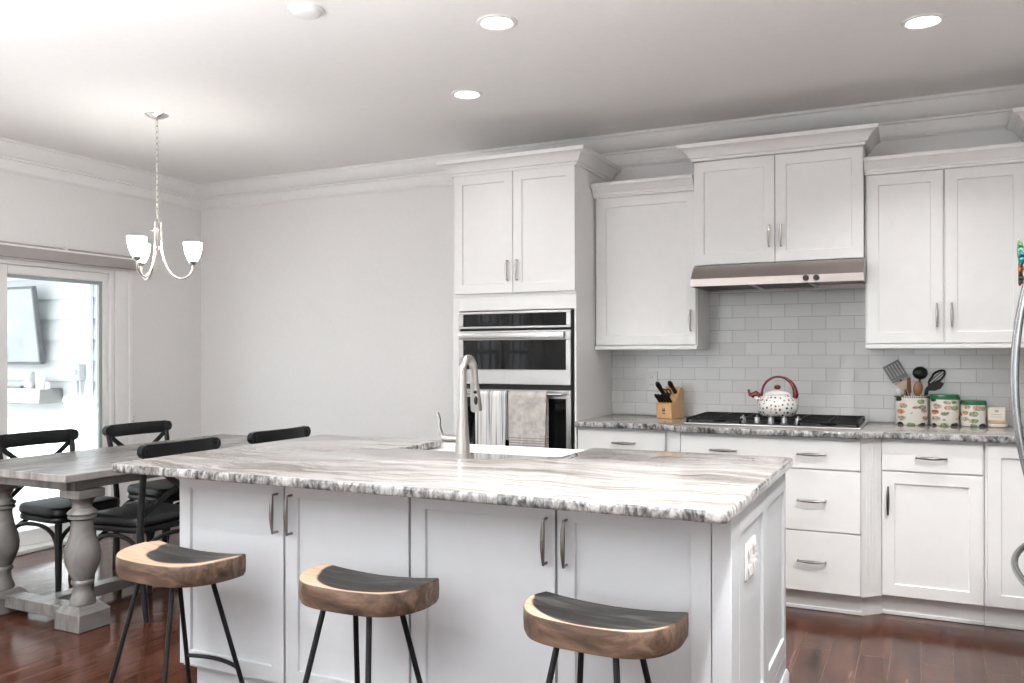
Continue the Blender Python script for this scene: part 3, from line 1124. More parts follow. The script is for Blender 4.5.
# --- oven tower
tw = thing('oven_tower', 'tall white cabinet housing the wall oven', 'cabinet', (-2.235, 4.95, 0))
TX0, TX1 = -2.650, -1.820
bd = B()
bd.box(TX0, TX0 + 0.02, 4.648, YB - 0.001, 0.0, 2.433)
bd.box(TX1 - 0.02, TX1, 4.648, YB - 0.001, 0.0, 2.433)
bd.box(TX0 + 0.02, TX1 - 0.02, 4.668, YB - 0.001, 1.62, 2.433)
bd.box(TX0 + 0.02, TX1 - 0.02, 4.668, YB - 0.001, 0.11, 0.47)
part('carcass', bd, PAINT, tw)
ff = B()
ff.box(TX0, -2.606, 4.630, 4.648, 0.11, 1.675, 0.001)
ff.box(-1.832, TX1, 4.630, 4.648, 0.11, 1.675, 0.001)
ff.box(-2.606, -1.832, 4.630, 4.648, 1.588, 1.675, 0.001)
ff.box(TX0 + 0.001, TX1 - 0.001, 4.634, 4.648, 1.676, 2.433)
part('face_frame', ff, PAINT, tw)
tdz0, tdz1 = 1.693, 2.430
for i, (a, c, s) in enumerate([(-2.632, -2.2275, 'R'), (-2.2235, -1.822, 'L')]):
    d = part('door', B().shaker(a, c, tdz0, tdz1, 4.6285 - 0.016, th=0.0215), PAINT, tw)
    hx = c - 0.030 if s == 'R' else a + 0.030
    part('handle', pull((hx, tdz0 + 0.135), 0.125, True, 4.6125), NICKEL, d, label='nickel bar handle')
d = part('drawer', B().slab(-2.60, -1.838, 0.12, 0.465, 4.628), PAINT, tw)
part('handle', pull((-2.22, 0.36), 0.14, False, 4.628), NICKEL, d)
part('crown', B().mould([(TX0, YB - 0.03), (TX0, 4.63), (TX1, 4.63), (TX1, YB - 0.03)][::1], CC, 2.434), TRIM, tw)

# --- left wall cabinet
YU = 4.927
lu = thing('wall_cabinet', 'white single door wall cabinet between oven tower and range hood', 'cabinet', (-1.49, 5.09, 1.345))
part('carcass', B().box(-1.815, -1.180, YU + 0.021, 5.249, 1.345, 2.30), PAINT, lu)
part('light_rail', B().box(-1.815, -1.180, YU - 0.002, YU + 0.0205, 1.345, 1.368, 0.002), PAINT, lu)
d = part('door', B().shaker(-1.800, -1.186, 1.373, 2.275, YU), PAINT, lu)
part('handle', pull((-1.214, 1.515), 0.125, True, YU), NICKEL, d, label='nickel bar handle')
part('crown', B().mould([(-1.817, YU - 0.0), (-1.192, YU - 0.0)], CU, 2.277), TRIM, lu)

# --- cabinet over the hood
hc = thing('wall_cabinet', 'white raised two door wall cabinet above the range hood', 'cabinet', (-0.73, 5.07, 1.83))
HX0, HX1 = -1.1875, -0.2735
YH = 4.883
part('carcass', B().box(HX0 + 0.001, HX1, YH + 0.021, 5.249, 1.828, 2.433), PAINT, hc)
doors(hc, HX0, HX1, 1.832, 2.428, YH, 2, hl=0.125)
part('crown', B().mould([(HX0, 5.17), (HX0, YH), (HX1, YH), (HX1, 5.17)], CC, 2.434), TRIM, hc)

# --- right wall cabinet
ru = thing('wall_cabinet', 'white two door wall cabinet above the printed canisters', 'cabinet', (0.11, 5.09, 1.345))
part('carcass', B().box(-0.268, 0.486, YU + 0.021, 5.249, 1.345, 2.30), PAINT, ru)
part('light_rail', B().box(-0.268, 0.486, YU - 0.002, YU + 0.0205, 1.345, 1.368, 0.002), PAINT, ru)
doors(ru, -0.2635, 0.4845, 1.373, 2.275, YU, 2, gap=0.009)
part('crown', B().mould([(-0.270, YU), (0.485, YU)], CU, 2.277), TRIM, ru)

# --- corner wall cabinet (only the end of its crown shows)
cu = thing('wall_cabinet', 'white raised corner wall cabinet at the right edge', 'cabinet', (0.80, 5.07, 1.345))
part('carcass', B().box(0.490, XR - 0.002, YH + 0.021, 5.249, 1.345, 2.433), PAINT, cu)
doors(cu, 0.495, XR - 0.005, 1.373, 2.428, YH, 1, hside='R')
part('crown', B().mould([(0.488, 5.17), (0.488, YH), (XR - 0.13, YH)], CC, 2.434), TRIM, cu)

# --- base cabinets
YBR, YBF = 4.6175, 4.531
CTZ = 0.893


def toe(parent, x0, x1, y):
    b = B().box(x0, x1, y + 0.062, y + 0.08, 0.0005, 0.104)
    b.box(x0, x1, y + 0.052, y + 0.0618, 0.0005, 0.020, 0.003)
    part('toe_kick', b, PAINT, parent)


bc = thing('base_cabinet', 'white base cabinet beside the oven tower, drawer on top', 'cabinet', (-1.54, 4.93, 0))
part('carcass', B().box(-1.815, -1.272, YBR + 0.021, 5.249, 0.105, CTZ), PAINT, bc)
toe(bc, -1.815, -1.272, YBR)
d = part('drawer', B().slab(-1.808, -1.285, 0.735, 0.878, YBR), PAINT, bc)
part('handle', pull((-1.525, 0.812), 0.135, False, YBR), PULL, d, label='nickel bar handle')
doors(bc, -1.808, -1.285, 0.115, 0.728, YBR, 2, hz=0.62)

cb_ = thing('base_cabinet', 'white wide drawer base cabinet under the cooktop', 'cabinet', (-0.725, 4.88, 0))
BX0, BX1 = -1.178, -0.2676
part('carcass', B().box(BX0 + 0.001, BX1 - 0.001, YBF + 0.021, 5.249, 0.105, CTZ), PAINT, cb_)
toe(cb_, BX0, BX1, YBF)
for z0, z1, hz in ((0.734, 0.878, 0.808), (0.419, 0.727, 0.572), (0.109, 0.412, 0.264)):
    d = part('drawer', B().slab(BX0 + 0.004, BX1 - 0.002, z0, z1, YBF), PAINT, cb_)
    for hx in (-0.945, -0.500):
        part('handle', pull((hx, hz), 0.14, False, YBF), PULL, d, label='nickel bar handle')
for s, xa, xb in ((-1, BX0, -1.2695), (1, BX1, -0.1785)):       # angled fluted corner posts
    pa, pb = Vector((xa, YBF + 0.001)), Vector((xb, YBR + 0.001))
    post = B()
    poly = [pa, pb, Vector((xb, YBR + 0.06)), Vector((xa, YBR + 0.06))]
    post.prism([(p.x, p.y) for p in poly], 0.105, CTZ)
    post.prism([(xa, YBF + 0.055), (xb, YBR + 0.055), (xb, YBR + 0.10), (xa, YBR + 0.10)], 0.0005, 0.104)
    dd = (pb - pa)
    nn = Vector((dd.y, -dd.x)).normalized() * (1 if s > 0 else -1)
    for t in (0.26, 0.42, 0.58, 0.74):
        q = pa + dd * t + nn * 0.0005
        post.tube([(q.x, q.y, 0.16), (q.x, q.y, 0.85)], 0.0028, 8)
    part('corner_post', post, PAINT, cb_)

rb = thing('base_cabinet', 'white base cabinet with drawer over one door, below the canisters', 'cabinet', (0.045, 4.93, 0))
part('carcass', B().box(-0.176, 0.274, YBR + 0.021, 5.249, 0.105, CTZ), PAINT, rb)
toe(rb, -0.178, 0.274, YBR)
d = part('drawer', B().slab(-0.176, 0.2665, 0.735, 0.878, YBR), PAINT, rb)
part('handle', pull((0.046, 0.806), 0.14, False, YBR), PULL, d, label='nickel bar handle')
d = part('door', B().shaker(-0.176, 0.2665, 0.110, 0.728, YBR), PAINT, rb)
part('handle', pull((-0.148, 0.585), 0.14, True, YBR), PULL, d, label='nickel bar handle')

kb = thing('base_cabinet', 'white corner base cabinet with full height door beside the refrigerator', 'cabinet', (0.70, 4.93, 0))
part('carcass', B().box(0.276, XR - 0.002, YBR + 0.021, 5.249, 0.105, CTZ), PAINT, kb)
toe(kb, 0.276, XR - 0.002, YBR)
d = part('door', B().shaker(0.2855, 0.76, 0.110, 0.878, YBR), PAINT, kb)
part('handle', pull((0.73, 0.70), 0.14, True, YBR), PULL, d)
part('filler', B().slab(0.764, XR - 0.004, 0.110, 0.878, YBR), PAINT, kb)

# --- granite top of the wall run
ct = B().prism([(-1.817, 5.249), (-1.817, 4.588), (-1.285, 4.588), (-1.190, 4.500), (-0.256, 4.500), (-0.166, 4.588),
                (XR - 0.003, 4.588), (XR - 0.003, 5.249)], 0.8935, 0.928, 0.009, 3)
solo('countertop', ct, GRANITE, 'streaked grey granite countertop along the tiled wall', 'countertop')

# ================================================================== island
IX0, IX1, IY0, IY1 = -2.736, -0.446, 2.19, 3.45
BXL, BXR, BYF, BYK = -2.583, -0.475, 2.38, 3.43
SKX0, SKX1, SKY = -2.035, -1.285, 3.075
isl = thing('kitchen_island', 'white panelled kitchen island with four front doors', 'island', (-1.53, 2.9, 0))
bd = B()
bd.box(BXL, SKX0 - 0.006, BYF + 0.021, BYK, 0.115, 0.879)
bd.box(SKX1 + 0.006, BXR - 0.0125, BYF + 0.021, BYK, 0.115, 0.879)
bd.box(SKX0 - 0.006, SKX1 + 0.006, BYF + 0.021, SKY - 0.02, 0.115, 0.879)
bd.box(SKX0 - 0.006, SKX1 + 0.006, SKY - 0.02, BYK, 0.115, 0.655)
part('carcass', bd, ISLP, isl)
tk = B().box(BXL + 0.03, BXR - 0.014, BYF + 0.06, BYF + 0.08, 0.0005, 0.1145)
tk.box(BXL + 0.03, BXR - 0.014, BYK - 0.08, BYK - 0.06, 0.0005, 0.1145)
tk.box(BXL + 0.03, BXL + 0.05, BYF + 0.08, BYK - 0.08, 0.0005, 0.1145)
tk.box(BXL + 0.02, BXR - 0.014, BYF + 0.045, BYF + 0.0595, 0.0005, 0.022, 0.004)
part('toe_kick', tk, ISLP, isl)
for a, c, s in ((-2.582, -2.069, 'R'), (-2.060, -1.536, 'L'), (-1.527, -1.008, 'R'), (-0.999, -0.532, 'L')):
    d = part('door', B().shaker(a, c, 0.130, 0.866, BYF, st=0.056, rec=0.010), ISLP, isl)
    hx = c - 0.027 if s == 'R' else a + 0.030
    part('handle', pull((hx, 0.748), 0.145, True, BYF), PULL, d, label='dark nickel bar handle')
ep = B()
ep.box(-0.529, -0.4755, BYF, BYF + 0.0205, 0.0005, 0.879, 0.001)
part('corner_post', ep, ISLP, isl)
# right end: framed panel with two recesses (facing +x)
MX = Matrix.Translation((BXR, 0, 0)) @ Matrix.Rotation(radians(90), 4, 'Z')     # local x -> world y, local -y -> +x
pe = B()
pe.shaker(BYF + 0.115, 2.965, 0.15, 0.862, 0.0, th=0.012, st=0.055, rec=0.009, tb=0.07)
pe.shaker(2.967, BYK, 0.15, 0.862, 0.0, th=0.012, st=0.045, rec=0.009, tb=0.07)
pe.box(BYF + 0.0005, BYF + 0.114, 0.0, 0.012, 0.0005, 0.879, 0.001)
pe.box(BYF + 0.115, BYK, 0.0, 0.012, 0.8625, 0.879)
pe.box(BYF + 0.115, BYK, 0.0, 0.012, 0.0005, 0.149)
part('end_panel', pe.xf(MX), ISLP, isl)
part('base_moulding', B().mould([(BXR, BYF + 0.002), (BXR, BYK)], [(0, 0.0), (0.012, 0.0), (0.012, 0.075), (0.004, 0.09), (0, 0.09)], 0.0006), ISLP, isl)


def rounded(poly, r, n=5):
    """round the convex corners of a plan polygon: entries are (x, y) or (x, y, radius)"""
    out = []
    m = len(poly)
    for i, p in enumerate(poly):
        rr = p[2] if len(p) > 2 else r
        a, b, c = Vector(poly[i - 1][:2]), Vector(p[:2]), Vector(poly[(i + 1) % m][:2])
        if rr <= 0:
            out.append((b.x, b.y))
            continue
        u, w = (a - b).normalized(), (c - b).normalized()
        p0, p2 = b + u * rr, b + w * rr
        for k in range(n + 1):
            t = k / n
            q = p0 * (1 - t) ** 2 + b * 2 * t * (1 - t) + p2 * t * t
            out.append((q.x, q.y))
    return out


ip = rounded([(IX0, IY0), (IX1, IY0), (IX1, IY1), (SKX1, IY1, 0.02), (SKX1, SKY, 0.03), (SKX0, SKY, 0.03), (SKX0, IY1, 0.02), (IX0, IY1)], 0.03)
solo('island_countertop', B().prism(ip, 0.8795, 0.914, 0.010, 3), GRANITE,
     'large streaked white and grey granite slab on the island', 'countertop')

# outlet on the island end
oi = thing('outlet', 'white double outlet plate on the island end panel', 'outlet', (BXR, 2.70, 0.63))
part('plate', B().box(BXR - 0.0175, BXR - 0.0100, 2.622, 2.775, 0.628, 0.738, 0.002).xf(Matrix.Translation((0.0088, 0, 0))), PLASTW, oi)
for y in (2.655, 2.742):
    for z in (0.655, 0.710):
        rc = part('receptacle', B().box(BXR + 0.0015, BXR + 0.0031, y - 0.016, y + 0.016, z - 0.014, z + 0.014, 0.001), PLASTW, oi)
        for k in (-0.006, 0.006):
            part('slot', B().box(BXR + 0.0032, BXR + 0.0035, y + k - 0.0012, y + k + 0.0012, z - 0.004, z + 0.006), DKGREY, rc)

# sink
sk = thing('sink', 'white apron front sink set into the island', 'sink', ((SKX0 + SKX1) / 2, 3.27, 0.66))
sx0, sx1, sy0, sy1 = SKX0 + 0.001, SKX1 - 0.001, SKY - 0.012, 3.475
sb_ = B()
sb_.box(sx0, sx1, sy0, sy1, 0.66, 0.685, 0.004)
sb_.box(sx0, sx1, sy1 - 0.028, sy1, 0.685, 0.900, 0.006, 2)
sb_.box(sx0, sx1, sy0, sy0 + 0.016, 0.685, 0.876, 0.004)
sb_.box(sx0, sx0 + 0.022, sy0 + 0.016, sy1 - 0.028, 0.685, 0.8775, 0.004)
sb_.box(sx1 - 0.022, sx1, sy0 + 0.016, sy1 - 0.028, 0.685, 0.8775, 0.004)
part('basin', sb_, CERAMIC, sk)
part('drain', B().lathe([(0.0, 0.0), (0.04, 0.0), (0.042, 0.004), (0.03, 0.006), (0.0, 0.005)], (-1.66, 3.28, 0.6852), 20), STEEL, sk)

# faucet
FX, FY = -1.692, 3.030
fa = thing('faucet', 'brushed nickel gooseneck pull down faucet on the island', 'faucet', (FX, FY, 0.914))
part('body', B().lathe([(0.0, 0), (0.031, 0), (0.031, 0.006), (0.030, 0.03), (0.0265, 0.08), (0.0225, 0.14), (0.0195, 0.22), (0.0165, 0.29), (0.0, 0.292)],
                       (FX, FY, 0.914), 24), NICKEL, fa)
sd = Vector((-0.02, 1.0, 0)).normalized()
R_ = 0.050
z0 = 0.914 + 0.335
pth = [Vector((FX, FY, 1.19))]
for i in range(15):
    a = pi - (pi * 1.02) * i / 14
    pth.append(Vector((FX, FY, z0)) + sd * (R_ + R_ * cos(a)) + Vector((0, 0, R_ * 1.05 * sin(a))))
part('spout', B().tube(pth, [0.0175] + [0.0168] * 15, 16), NICKEL, fa)
e = pth[-1]
sh = part('spray_head', B().lathe([(0.0, 0.008), (0.0165, 0.008), (0.0172, 0.0), (0.0185, -0.06), (0.0235, -0.13), (0.0245, -0.165), (0.020, -0.17), (0, -0.17)],
                                  (e.x, e.y, e.z), 20, Matrix.Rotation(radians(9), 4, 'X')), NICKEL, fa)
vd = (Vector((0, 0, 0)) - Vector((e.x, e.y, 0))).normalized()
side = Vector((vd.y, -vd.x, 0))
for dz, hz in ((-0.085, 0.008), (-0.120, 0.020)):
    q = Vector((e.x, e.y - dz * 0.158, e.z + dz)) + vd * (0.0168 if dz > -0.09 else 0.0205)
    part('button', B().sphere(q, 0.0085, 1, 1, hz / 0.0085, 10), BLKPLAST, sh)
hd = B()
hd.cyl((FX - 0.015, FY, 0.972), (FX - 0.088, FY, 0.972), 0.0155, 0.0165, 16)
hd.strip([(FX - 0.083, FY, 0.972), (FX - 0.100, FY, 0.985), (FX - 0.110, FY, 1.02), (FX - 0.110, FY, 1.05), (FX - 0.118, FY, 1.078)],
         [(-0.007, -0.005), (0.007, -0.005), (0.007, 0.005), (-0.007, 0.005)], (1, 0, 0), [1.3, 1.2, 1.0, 0.9, 0.7], True)
part('handle', hd, NICKEL, fa)

# ================================================================== wall oven + towels
OX0, OX1, OY = -2.602, -1.836, 4.612
ov = thing('wall_oven', 'stainless steel microwave and oven stack with black glass', 'oven', ((OX0 + OX1) / 2, 4.9, 0.49))
part('housing', B().box(OX0 + 0.002, OX1 - 0.002, 4.632, 5.18, 0.49, 1.582), BLACK, ov)
cp = B()
cp.box(OX0, OX1 - 0.012, OY, OY + 0.0195, 1.566, 1.582, 0.002)
cp.box(OX0, OX0 + 0.032, OY, OY + 0.0195, 1.490, 1.566, 0.002)
cp.box(OX1 - 0.042, OX1 - 0.012, OY, OY + 0.0195, 1.490, 1.566, 0.002)
cp.box(OX0, OX1 - 0.012, OY, OY + 0.0195, 1.477, 1.490, 0.002)
c1 = part('control_panel', cp, STEEL, ov)
part('display', B().box(OX0 + 0.0325, OX1 - 0.0425, OY + 0.003, OY + 0.018, 1.4905, 1.5655), BLKGLASS, c1)


def oven_door(z0, z1, top, bottom):
    f = B()
    f.box(OX0, OX1 - 0.012, OY, OY + 0.0195, z1 - top, z1, 0.002)
    f.box(OX0, OX1 - 0.012, OY, OY + 0.0195, z0, z0 + bottom, 0.002)
    f.box(OX0, OX0 + 0.032, OY, OY + 0.0195, z0 + bottom, z1 - top, 0.002)
    f.box(OX1 - 0.044, OX1 - 0.012, OY, OY + 0.0195, z0 + bottom, z1 - top, 0.002)
    dd = part('door', f, STEEL, ov)
    part('glass', B().box(OX0 + 0.0325, OX1 - 0.0445, OY + 0.003, OY + 0.018, z0 + bottom + 0.0005, z1 - top - 0.0005), BLKGLASS, dd)
    return dd


md = oven_door(1.136, 1.463, 0.058, 0.090)
part('handle', B().box(OX0 + 0.012, OX1 - 0.050, OY - 0.022, OY - 0.0005, 1.412, 1.452, 0.006, 2), STEEL, md)
od = oven_door(0.50, 1.104, 0.050, 0.06)
hb = B()
hb.cyl((OX0 + 0.03, OY - 0.045, 1.082), (OX1 - 0.05, OY - 0.045, 1.082), 0.011)
hb.cyl((OX0 + 0.05, OY, 1.082), (OX0 + 0.05, OY - 0.045, 1.082), 0.009)
hb.cyl((OX1 - 0.075, OY, 1.082), (OX1 - 0.075, OY - 0.045, 1.082), 0.009)
part('handle', hb, STEEL, od)


def towel(x0, x1, zf, zb, ph, m, label):
    """a towel folded over the oven handle"""
    b = B()
    nx = 26
    yc, zc, r = OY - 0.045, 1.082, 0.0165
    prof = []
    nz = 14
    for i in range(nz + 1):
        prof.append((yc - r - 0.004, zf + (zc - zf) * i / nz, 1.0 - i / nz))
    for i in range(1, 8):
        a = pi - pi * i / 8
        prof.append((yc + r * cos(a), zc + r * sin(a), 0.0))
    for i in range(nz + 1):
        prof.append((yc + r, zc - (zc - zb) * i / nz, 0.0))
    vs, fs = [], []
    for t in (0, 1):
        for j, (y, z, k) in enumerate(prof):
            for i in range(nx + 1):
                u = i / nx
                x = x0 + (x1 - x0) * u
                x += (0.5 - u) * 0.014 * k
                wv = 0.006 * k * sin(u * 13 + ph) + 0.003 * k * sin(u * 27 + 2 * ph)
                th = 0.0 if t == 0 else 0.004
                if j <= nz:
                    vs.append((x, y - abs(wv) - wv * 0.3 + th, z))
                elif j <= nz + 7:
                    q = Vector((y - yc, z - zc)).normalized()
                    vs.append((x, y - q.x * th, z - q.y * th))
                else:
                    vs.append((x, y - th, z))
    n1 = len(prof) * (nx + 1)
    w = nx + 1
    for j in range(len(prof) - 1):
        for i in range(nx):
            a = j * w + i
            fs.append([a, a + 1, a + w + 1, a + w])
            fs.append([n1 + a + w, n1 + a + w + 1, n1 + a + 1, n1 + a])
    for j in range(len(prof) - 1):
        for i in (0, nx):
            a = j * w + i
            fs.append([a, a + w, n1 + a + w, n1 + a])
    for j in (0, len(prof) - 1):
        for i in range(nx):
            a = j * w + i
            fs.append([a, n1 + a, n1 + a + 1, a + 1])
    b.add(vs, fs, True)
    return solo('towel', b, m, label, 'towel', 'towels on the oven handle')


towel(-2.452, -2.236, 0.748, 0.80, 0.4, TOWELV, 'white towel with grey vertical stripes on the oven handle')
towel(-2.226, -1.978, 0.752, 0.745, 2.1, TOWELH, 'greyish towel with a striped hem on the oven handle')

# ================================================================== range hood
rh = thing('range_hood', 'stainless under cabinet range hood with two black knobs', 'range hood', (-0.73, 5.0, 1.70))
RX0, RX1 = -1.176, -0.267
hp = [(5.2485, 1.826), (4.872, 1.826), (4.835, 1.812), (4.800, 1.785), (4.772, 1.752), (4.762, 1.742), (4.760, 1.700), (4.772, 1.700),
      (4.774, 1.722), (5.2485, 1.722)]
hb_ = B()
vs = [(RX0, y, z) for y, z in hp] + [(RX1, y, z) for y, z in hp]
n = len(hp)
hb_.add(vs, [list(range(n)), list(range(2 * n - 1, n - 1, -1))] + [[i, (i + 1) % n, n + (i + 1) % n, n + i] for i in range(n)])
hb_.box(RX0, RX0 + 0.012, 4.773, 5.2485, 1.700, 1.7215)
hb_.box(RX1 - 0.012, RX1, 4.773, 5.2485, 1.700, 1.7215)
hb_.box(RX0 + 0.012, RX1 - 0.012, 5.236, 5.2485, 1.700, 1.7215)
part('canopy', hb_, HOODST, rh)
for a, c in ((-1.155, -0.865), (-0.842, -0.555)):
    part('filter', B().box(a, c, 4.80, 5.20, 1.706, 1.7205, 0.002), FILT, rh)
part('bar', B().box(-0.862, -0.846, 4.785, 5.20, 1.702, 1.7205, 0.002), STEEL, rh)
part('bar', B().box(-0.552, -0.536, 4.785, 5.20, 1.702, 1.7205, 0.002), STEEL, rh)
part('lamp_cover', B().box(-0.430, -0.335, 4.79, 4.90, 1.708, 1.7205, 0.003), PLASTW, rh)
for x in (-0.553, -0.500):
    part('knob', B().cyl((x, 4.7615, 1.724), (x, 4.744, 1.724), 0.0165, 0.0145, 18), BLKPLAST, rh)

# ================================================================== cooktop
CX0, CX1, CY0, CY1 = -1.187, -0.272, 4.640, 5.170
CZ = 0.9285
ck_ = thing('cooktop', 'black gas cooktop with cast iron grates and chrome knobs', 'cooktop', (-0.73, 4.9, CZ))
part('tray', B().box(CX0, CX1, CY0, CY1, CZ, CZ + 0.010, 0.004, 2), STEEL, ck_)
part('deck', B().box(CX0 + 0.012, CX1 - 0.012, CY0 + 0.012, CY1 - 0.012, CZ + 0.0102, CZ + 0.0125), BLACK, ck_)
w3 = (CX1 - CX0 - 0.03) / 3
for i in range(3):
    g = B()
    a = CX0 + 0.015 + w3 * i + 0.003
    c = a + w3 - 0.006
    y0 = CY0 + (0.016 if i != 1 else 0.145)
    y1 = CY1 - 0.016
    zt = CZ + 0.038
    for (p, q) in (((a, y0), (c, y0)), ((a, y1), (c, y1))):
        g.box(p[0], q[0], p[1] - 0.006, p[1] + 0.006, zt - 0.012, zt, 0.002)
    for x in (a, c):
        g.box(x - 0.006, x + 0.006, y0, y1, zt - 0.012, zt, 0.002)
    for k in (1, 2, 3):
        yy_ = y0 + (y1 - y0) * k / 4
        g.box(a, c, yy_ - 0.005, yy_ + 0.005, zt - 0.011, zt - 0.0005, 0.002)
    xm = (a + c) / 2
    g.box(xm - 0.005, xm + 0.005, y0, y1, zt - 0.0105, zt - 0.001, 0.002)
    for x in (a, c):
        for y in (y0, y1):
            g.box(x - 0.006, x + 0.006, y - 0.006, y + 0.006, CZ + 0.0128, zt - 0.012)
    part('grate', g, IRON, ck_)
for bx_, by_, r in ((CX0 + 0.17, 4.78, 0.036), (CX0 + 0.17, 5.03, 0.042), ((CX0 + CX1) / 2, 4.97, 0.055), (CX1 - 0.17, 4.78, 0.042), (CX1 - 0.17, 5.03, 0.036)):
    part('burner', B().lathe([(r, 0), (r, 0.006), (r * 0.75, 0.010), (r * 0.72, 0.014), (0, 0.015)], (bx_, by_, CZ + 0.0128), 20), IRON, ck_)
for x in (-0.876, -0.802, -0.728, -0.659, -0.588):
    kb_ = B().lathe([(0.021, 0), (0.021, 0.004), (0.017, 0.007), (0.015, 0.032), (0.0, 0.034)], (x, 4.715, CZ + 0.0128), 18)
    kb_.box(x - 0.0035, x + 0.0035, 4.700, 4.730, CZ + 0.038, CZ + 0.056, 0.002)
    part('knob', kb_, STEEL, ck_, label='chrome knob')

# ------------------------------------------------------------------ kettle on the middle grate
KX, KY, KZ = -0.728, 4.945, CZ + 0.0385
kt = thing('kettle', 'white speckled enamel whistling kettle with red handle', 'kettle', (KX, KY, KZ))
part('body', B().lathe([(0.0, 0), (0.082, 0), (0.094, 0.008), (0.107, 0.032), (0.110, 0.055), (0.104, 0.083), (0.088, 0.108), (0.068, 0.122), (0.0, 0.124)],
                       (KX, KY, KZ), 32), SPECK, kt)
lid = part('lid', B().lathe([(0.072, 0), (0.074, 0.004), (0.062, 0.012), (0.035, 0.022), (0.0, 0.025)], (KX, KY, KZ + 0.1215), 28), CERAMIC, kt)
part('knob', B().sphere((KX, KY, KZ + 0.162), 0.019, 1, 1, 0.72, 14), RED, lid)
hp_ = []
hr = []
for i in range(19):
    a = radians(196) - radians(208) * i / 18
    hp_.append((KX + 0.006 + 0.092 * cos(a), KY, KZ + 0.122 + 0.100 * sin(a)))
    t = i / 18
    hr.append(0.0065 + 0.011 * max(0, (t - 0.55) / 0.45) ** 1.3 * (1 if t < 0.97 else 0.5))
part('handle', B().tube(hp_, hr, 10), RED, kt)
part('spout', B().tube([(KX - 0.085, KY, KZ + 0.078), (KX - 0.108, KY, KZ + 0.100), (KX - 0.122, KY, KZ + 0.115)], [0.024, 0.019, 0.016], 14), SPECK, kt)
ws = B()
ws.tube([(KX - 0.095, KY, KZ + 0.108), (KX - 0.118, KY, KZ + 0.122), (KX - 0.142, KY, KZ + 0.112)], [0.014, 0.021, 0.015], 12)
ws.tube([(KX - 0.135, KY, KZ + 0.112), (KX - 0.152, KY, KZ + 0.116), (KX - 0.160, KY, KZ + 0.148)], [0.010, 0.009, 0.006], 8)
part('whistle', ws, RED, kt)

# ------------------------------------------------------------------ knife block and knives
NBX, NBY = -1.378, 5.065
nb = thing('knife_block', 'slanted beech knife block beside the cooktop', 'knife block', (NBX, NBY, 0.9285), radians(-16))
prof_b = [(-0.07, 0.0), (-0.075, 0.090), (-0.020, 0.105), (0.035, 0.190), (0.075, 0.170), (0.075, 0.0)]
kbk = B()
hw = 0.052
vs = [(-hw, y, z) for y, z in prof_b] + [(hw, y, z) for y, z in prof_b]
n = len(prof_b)
kbk.add(vs, [list(range(n)), list(range(2 * n - 1, n - 1, -1))] + [[i, (i + 1) % n, n + (i + 1) % n, n + i] for i in range(n)])
part('block', kbk, BAMBOO, nb, local=True)
em = B()
for dx in (-0.006, 0.005):
    em.box(dx - 0.003, dx + 0.003, -0.0745, -0.0728, 0.042, 0.058)
    em.box(dx - 0.006, dx + 0.004, -0.0745, -0.0728, 0.047, 0.050)
    em.box(dx - 0.002, dx + 0.002, -0.0748, -0.0728, 0.0585, 0.062)
for k in range(6):
    em.box(-0.011 + k * 0.004, -0.0085 + k * 0.004, -0.0735, -0.0718, 0.028, 0.032)
part('emblem', em, DARKINK, nb, local=True)
NM = WM[nb.name]


def knife(lx, ly, lz, ln, r, tilt, label, scissors=False):
    d = Vector((0.0, -sin(tilt), cos(tilt)))
    p = Vector((lx, ly, lz))
    b = B()
    if scissors:
        for s in (-1, 1):
            c = p + d * 0.045 + Vector((s * 0.014, 0, 0))
            ring = [c + Vector((0.013 * cos(a), 0, 0)) + d * (0.022 * sin(a)) for a in [2 * pi * i / 14 for i in range(14)]]
            b.tube(ring, 0.0045, 6, closed=True)
        b.tube([p + d * 0.002, p + d * 0.026], 0.007, 8)
    else:
        b.tube([p + d * 0.001, p + d * 0.012, p + d * (ln * 0.5), p + d * (ln * 0.85), p + d * ln],
               [r * 0.8, r, r * 0.9, r * 1.15, r * 0.75], 8)
    b.xf(NM)
    solo('knife' if not scissors else 'scissors', b, BLKPLAST, label, 'knife' if not scissors else 'scissors',
         None if scissors else 'knives in the beech block')


sl = radians(48)
knife(-0.030, -0.006, 0.129, 0.130, 0.0140, sl, 'tallest black handled knife, top left of the block')
knife(0.032, 0.010, 0.154, 0.100, 0.0140, sl, 'black handled knife at the top right of the block')
knife(0.000, -0.004, 0.132, 0.09, 0.010, sl, 'kitchen scissors with black loops in the middle of the block', True)
for i, nm in enumerate(('leftmost', 'second from left', 'middle', 'second from right', 'rightmost')):
    knife(-0.040 + i * 0.020, -0.050, 0.0978 , 0.072, 0.0092, radians(50), nm + ' of the five short knives in the lower row of the block')

# ------------------------------------------------------------------ wall outlet plate
wp = thing('outlet', 'white outlet plate on the tile behind the knife block', 'outlet', (-1.545, 5.245, 1.083))
part('plate', B().box(-1.584, -1.508, 5.2435, 5.2492, 1.083, 1.207, 0.002), PLASTW, wp)
for z in (1.122, 1.168):
    rc = part('receptacle', B().box(-1.562, -1.530, 5.2415, 5.2433, z - 0.015, z + 0.015, 0.001), PLASTW, wp)
    for k in (-0.006, 0.006):
        part('slot', B().box(-1.546 + k - 0.0013, -1.546 + k + 0.0013, 5.2411, 5.2414, z - 0.003, z + 0.007), DKGREY, rc)


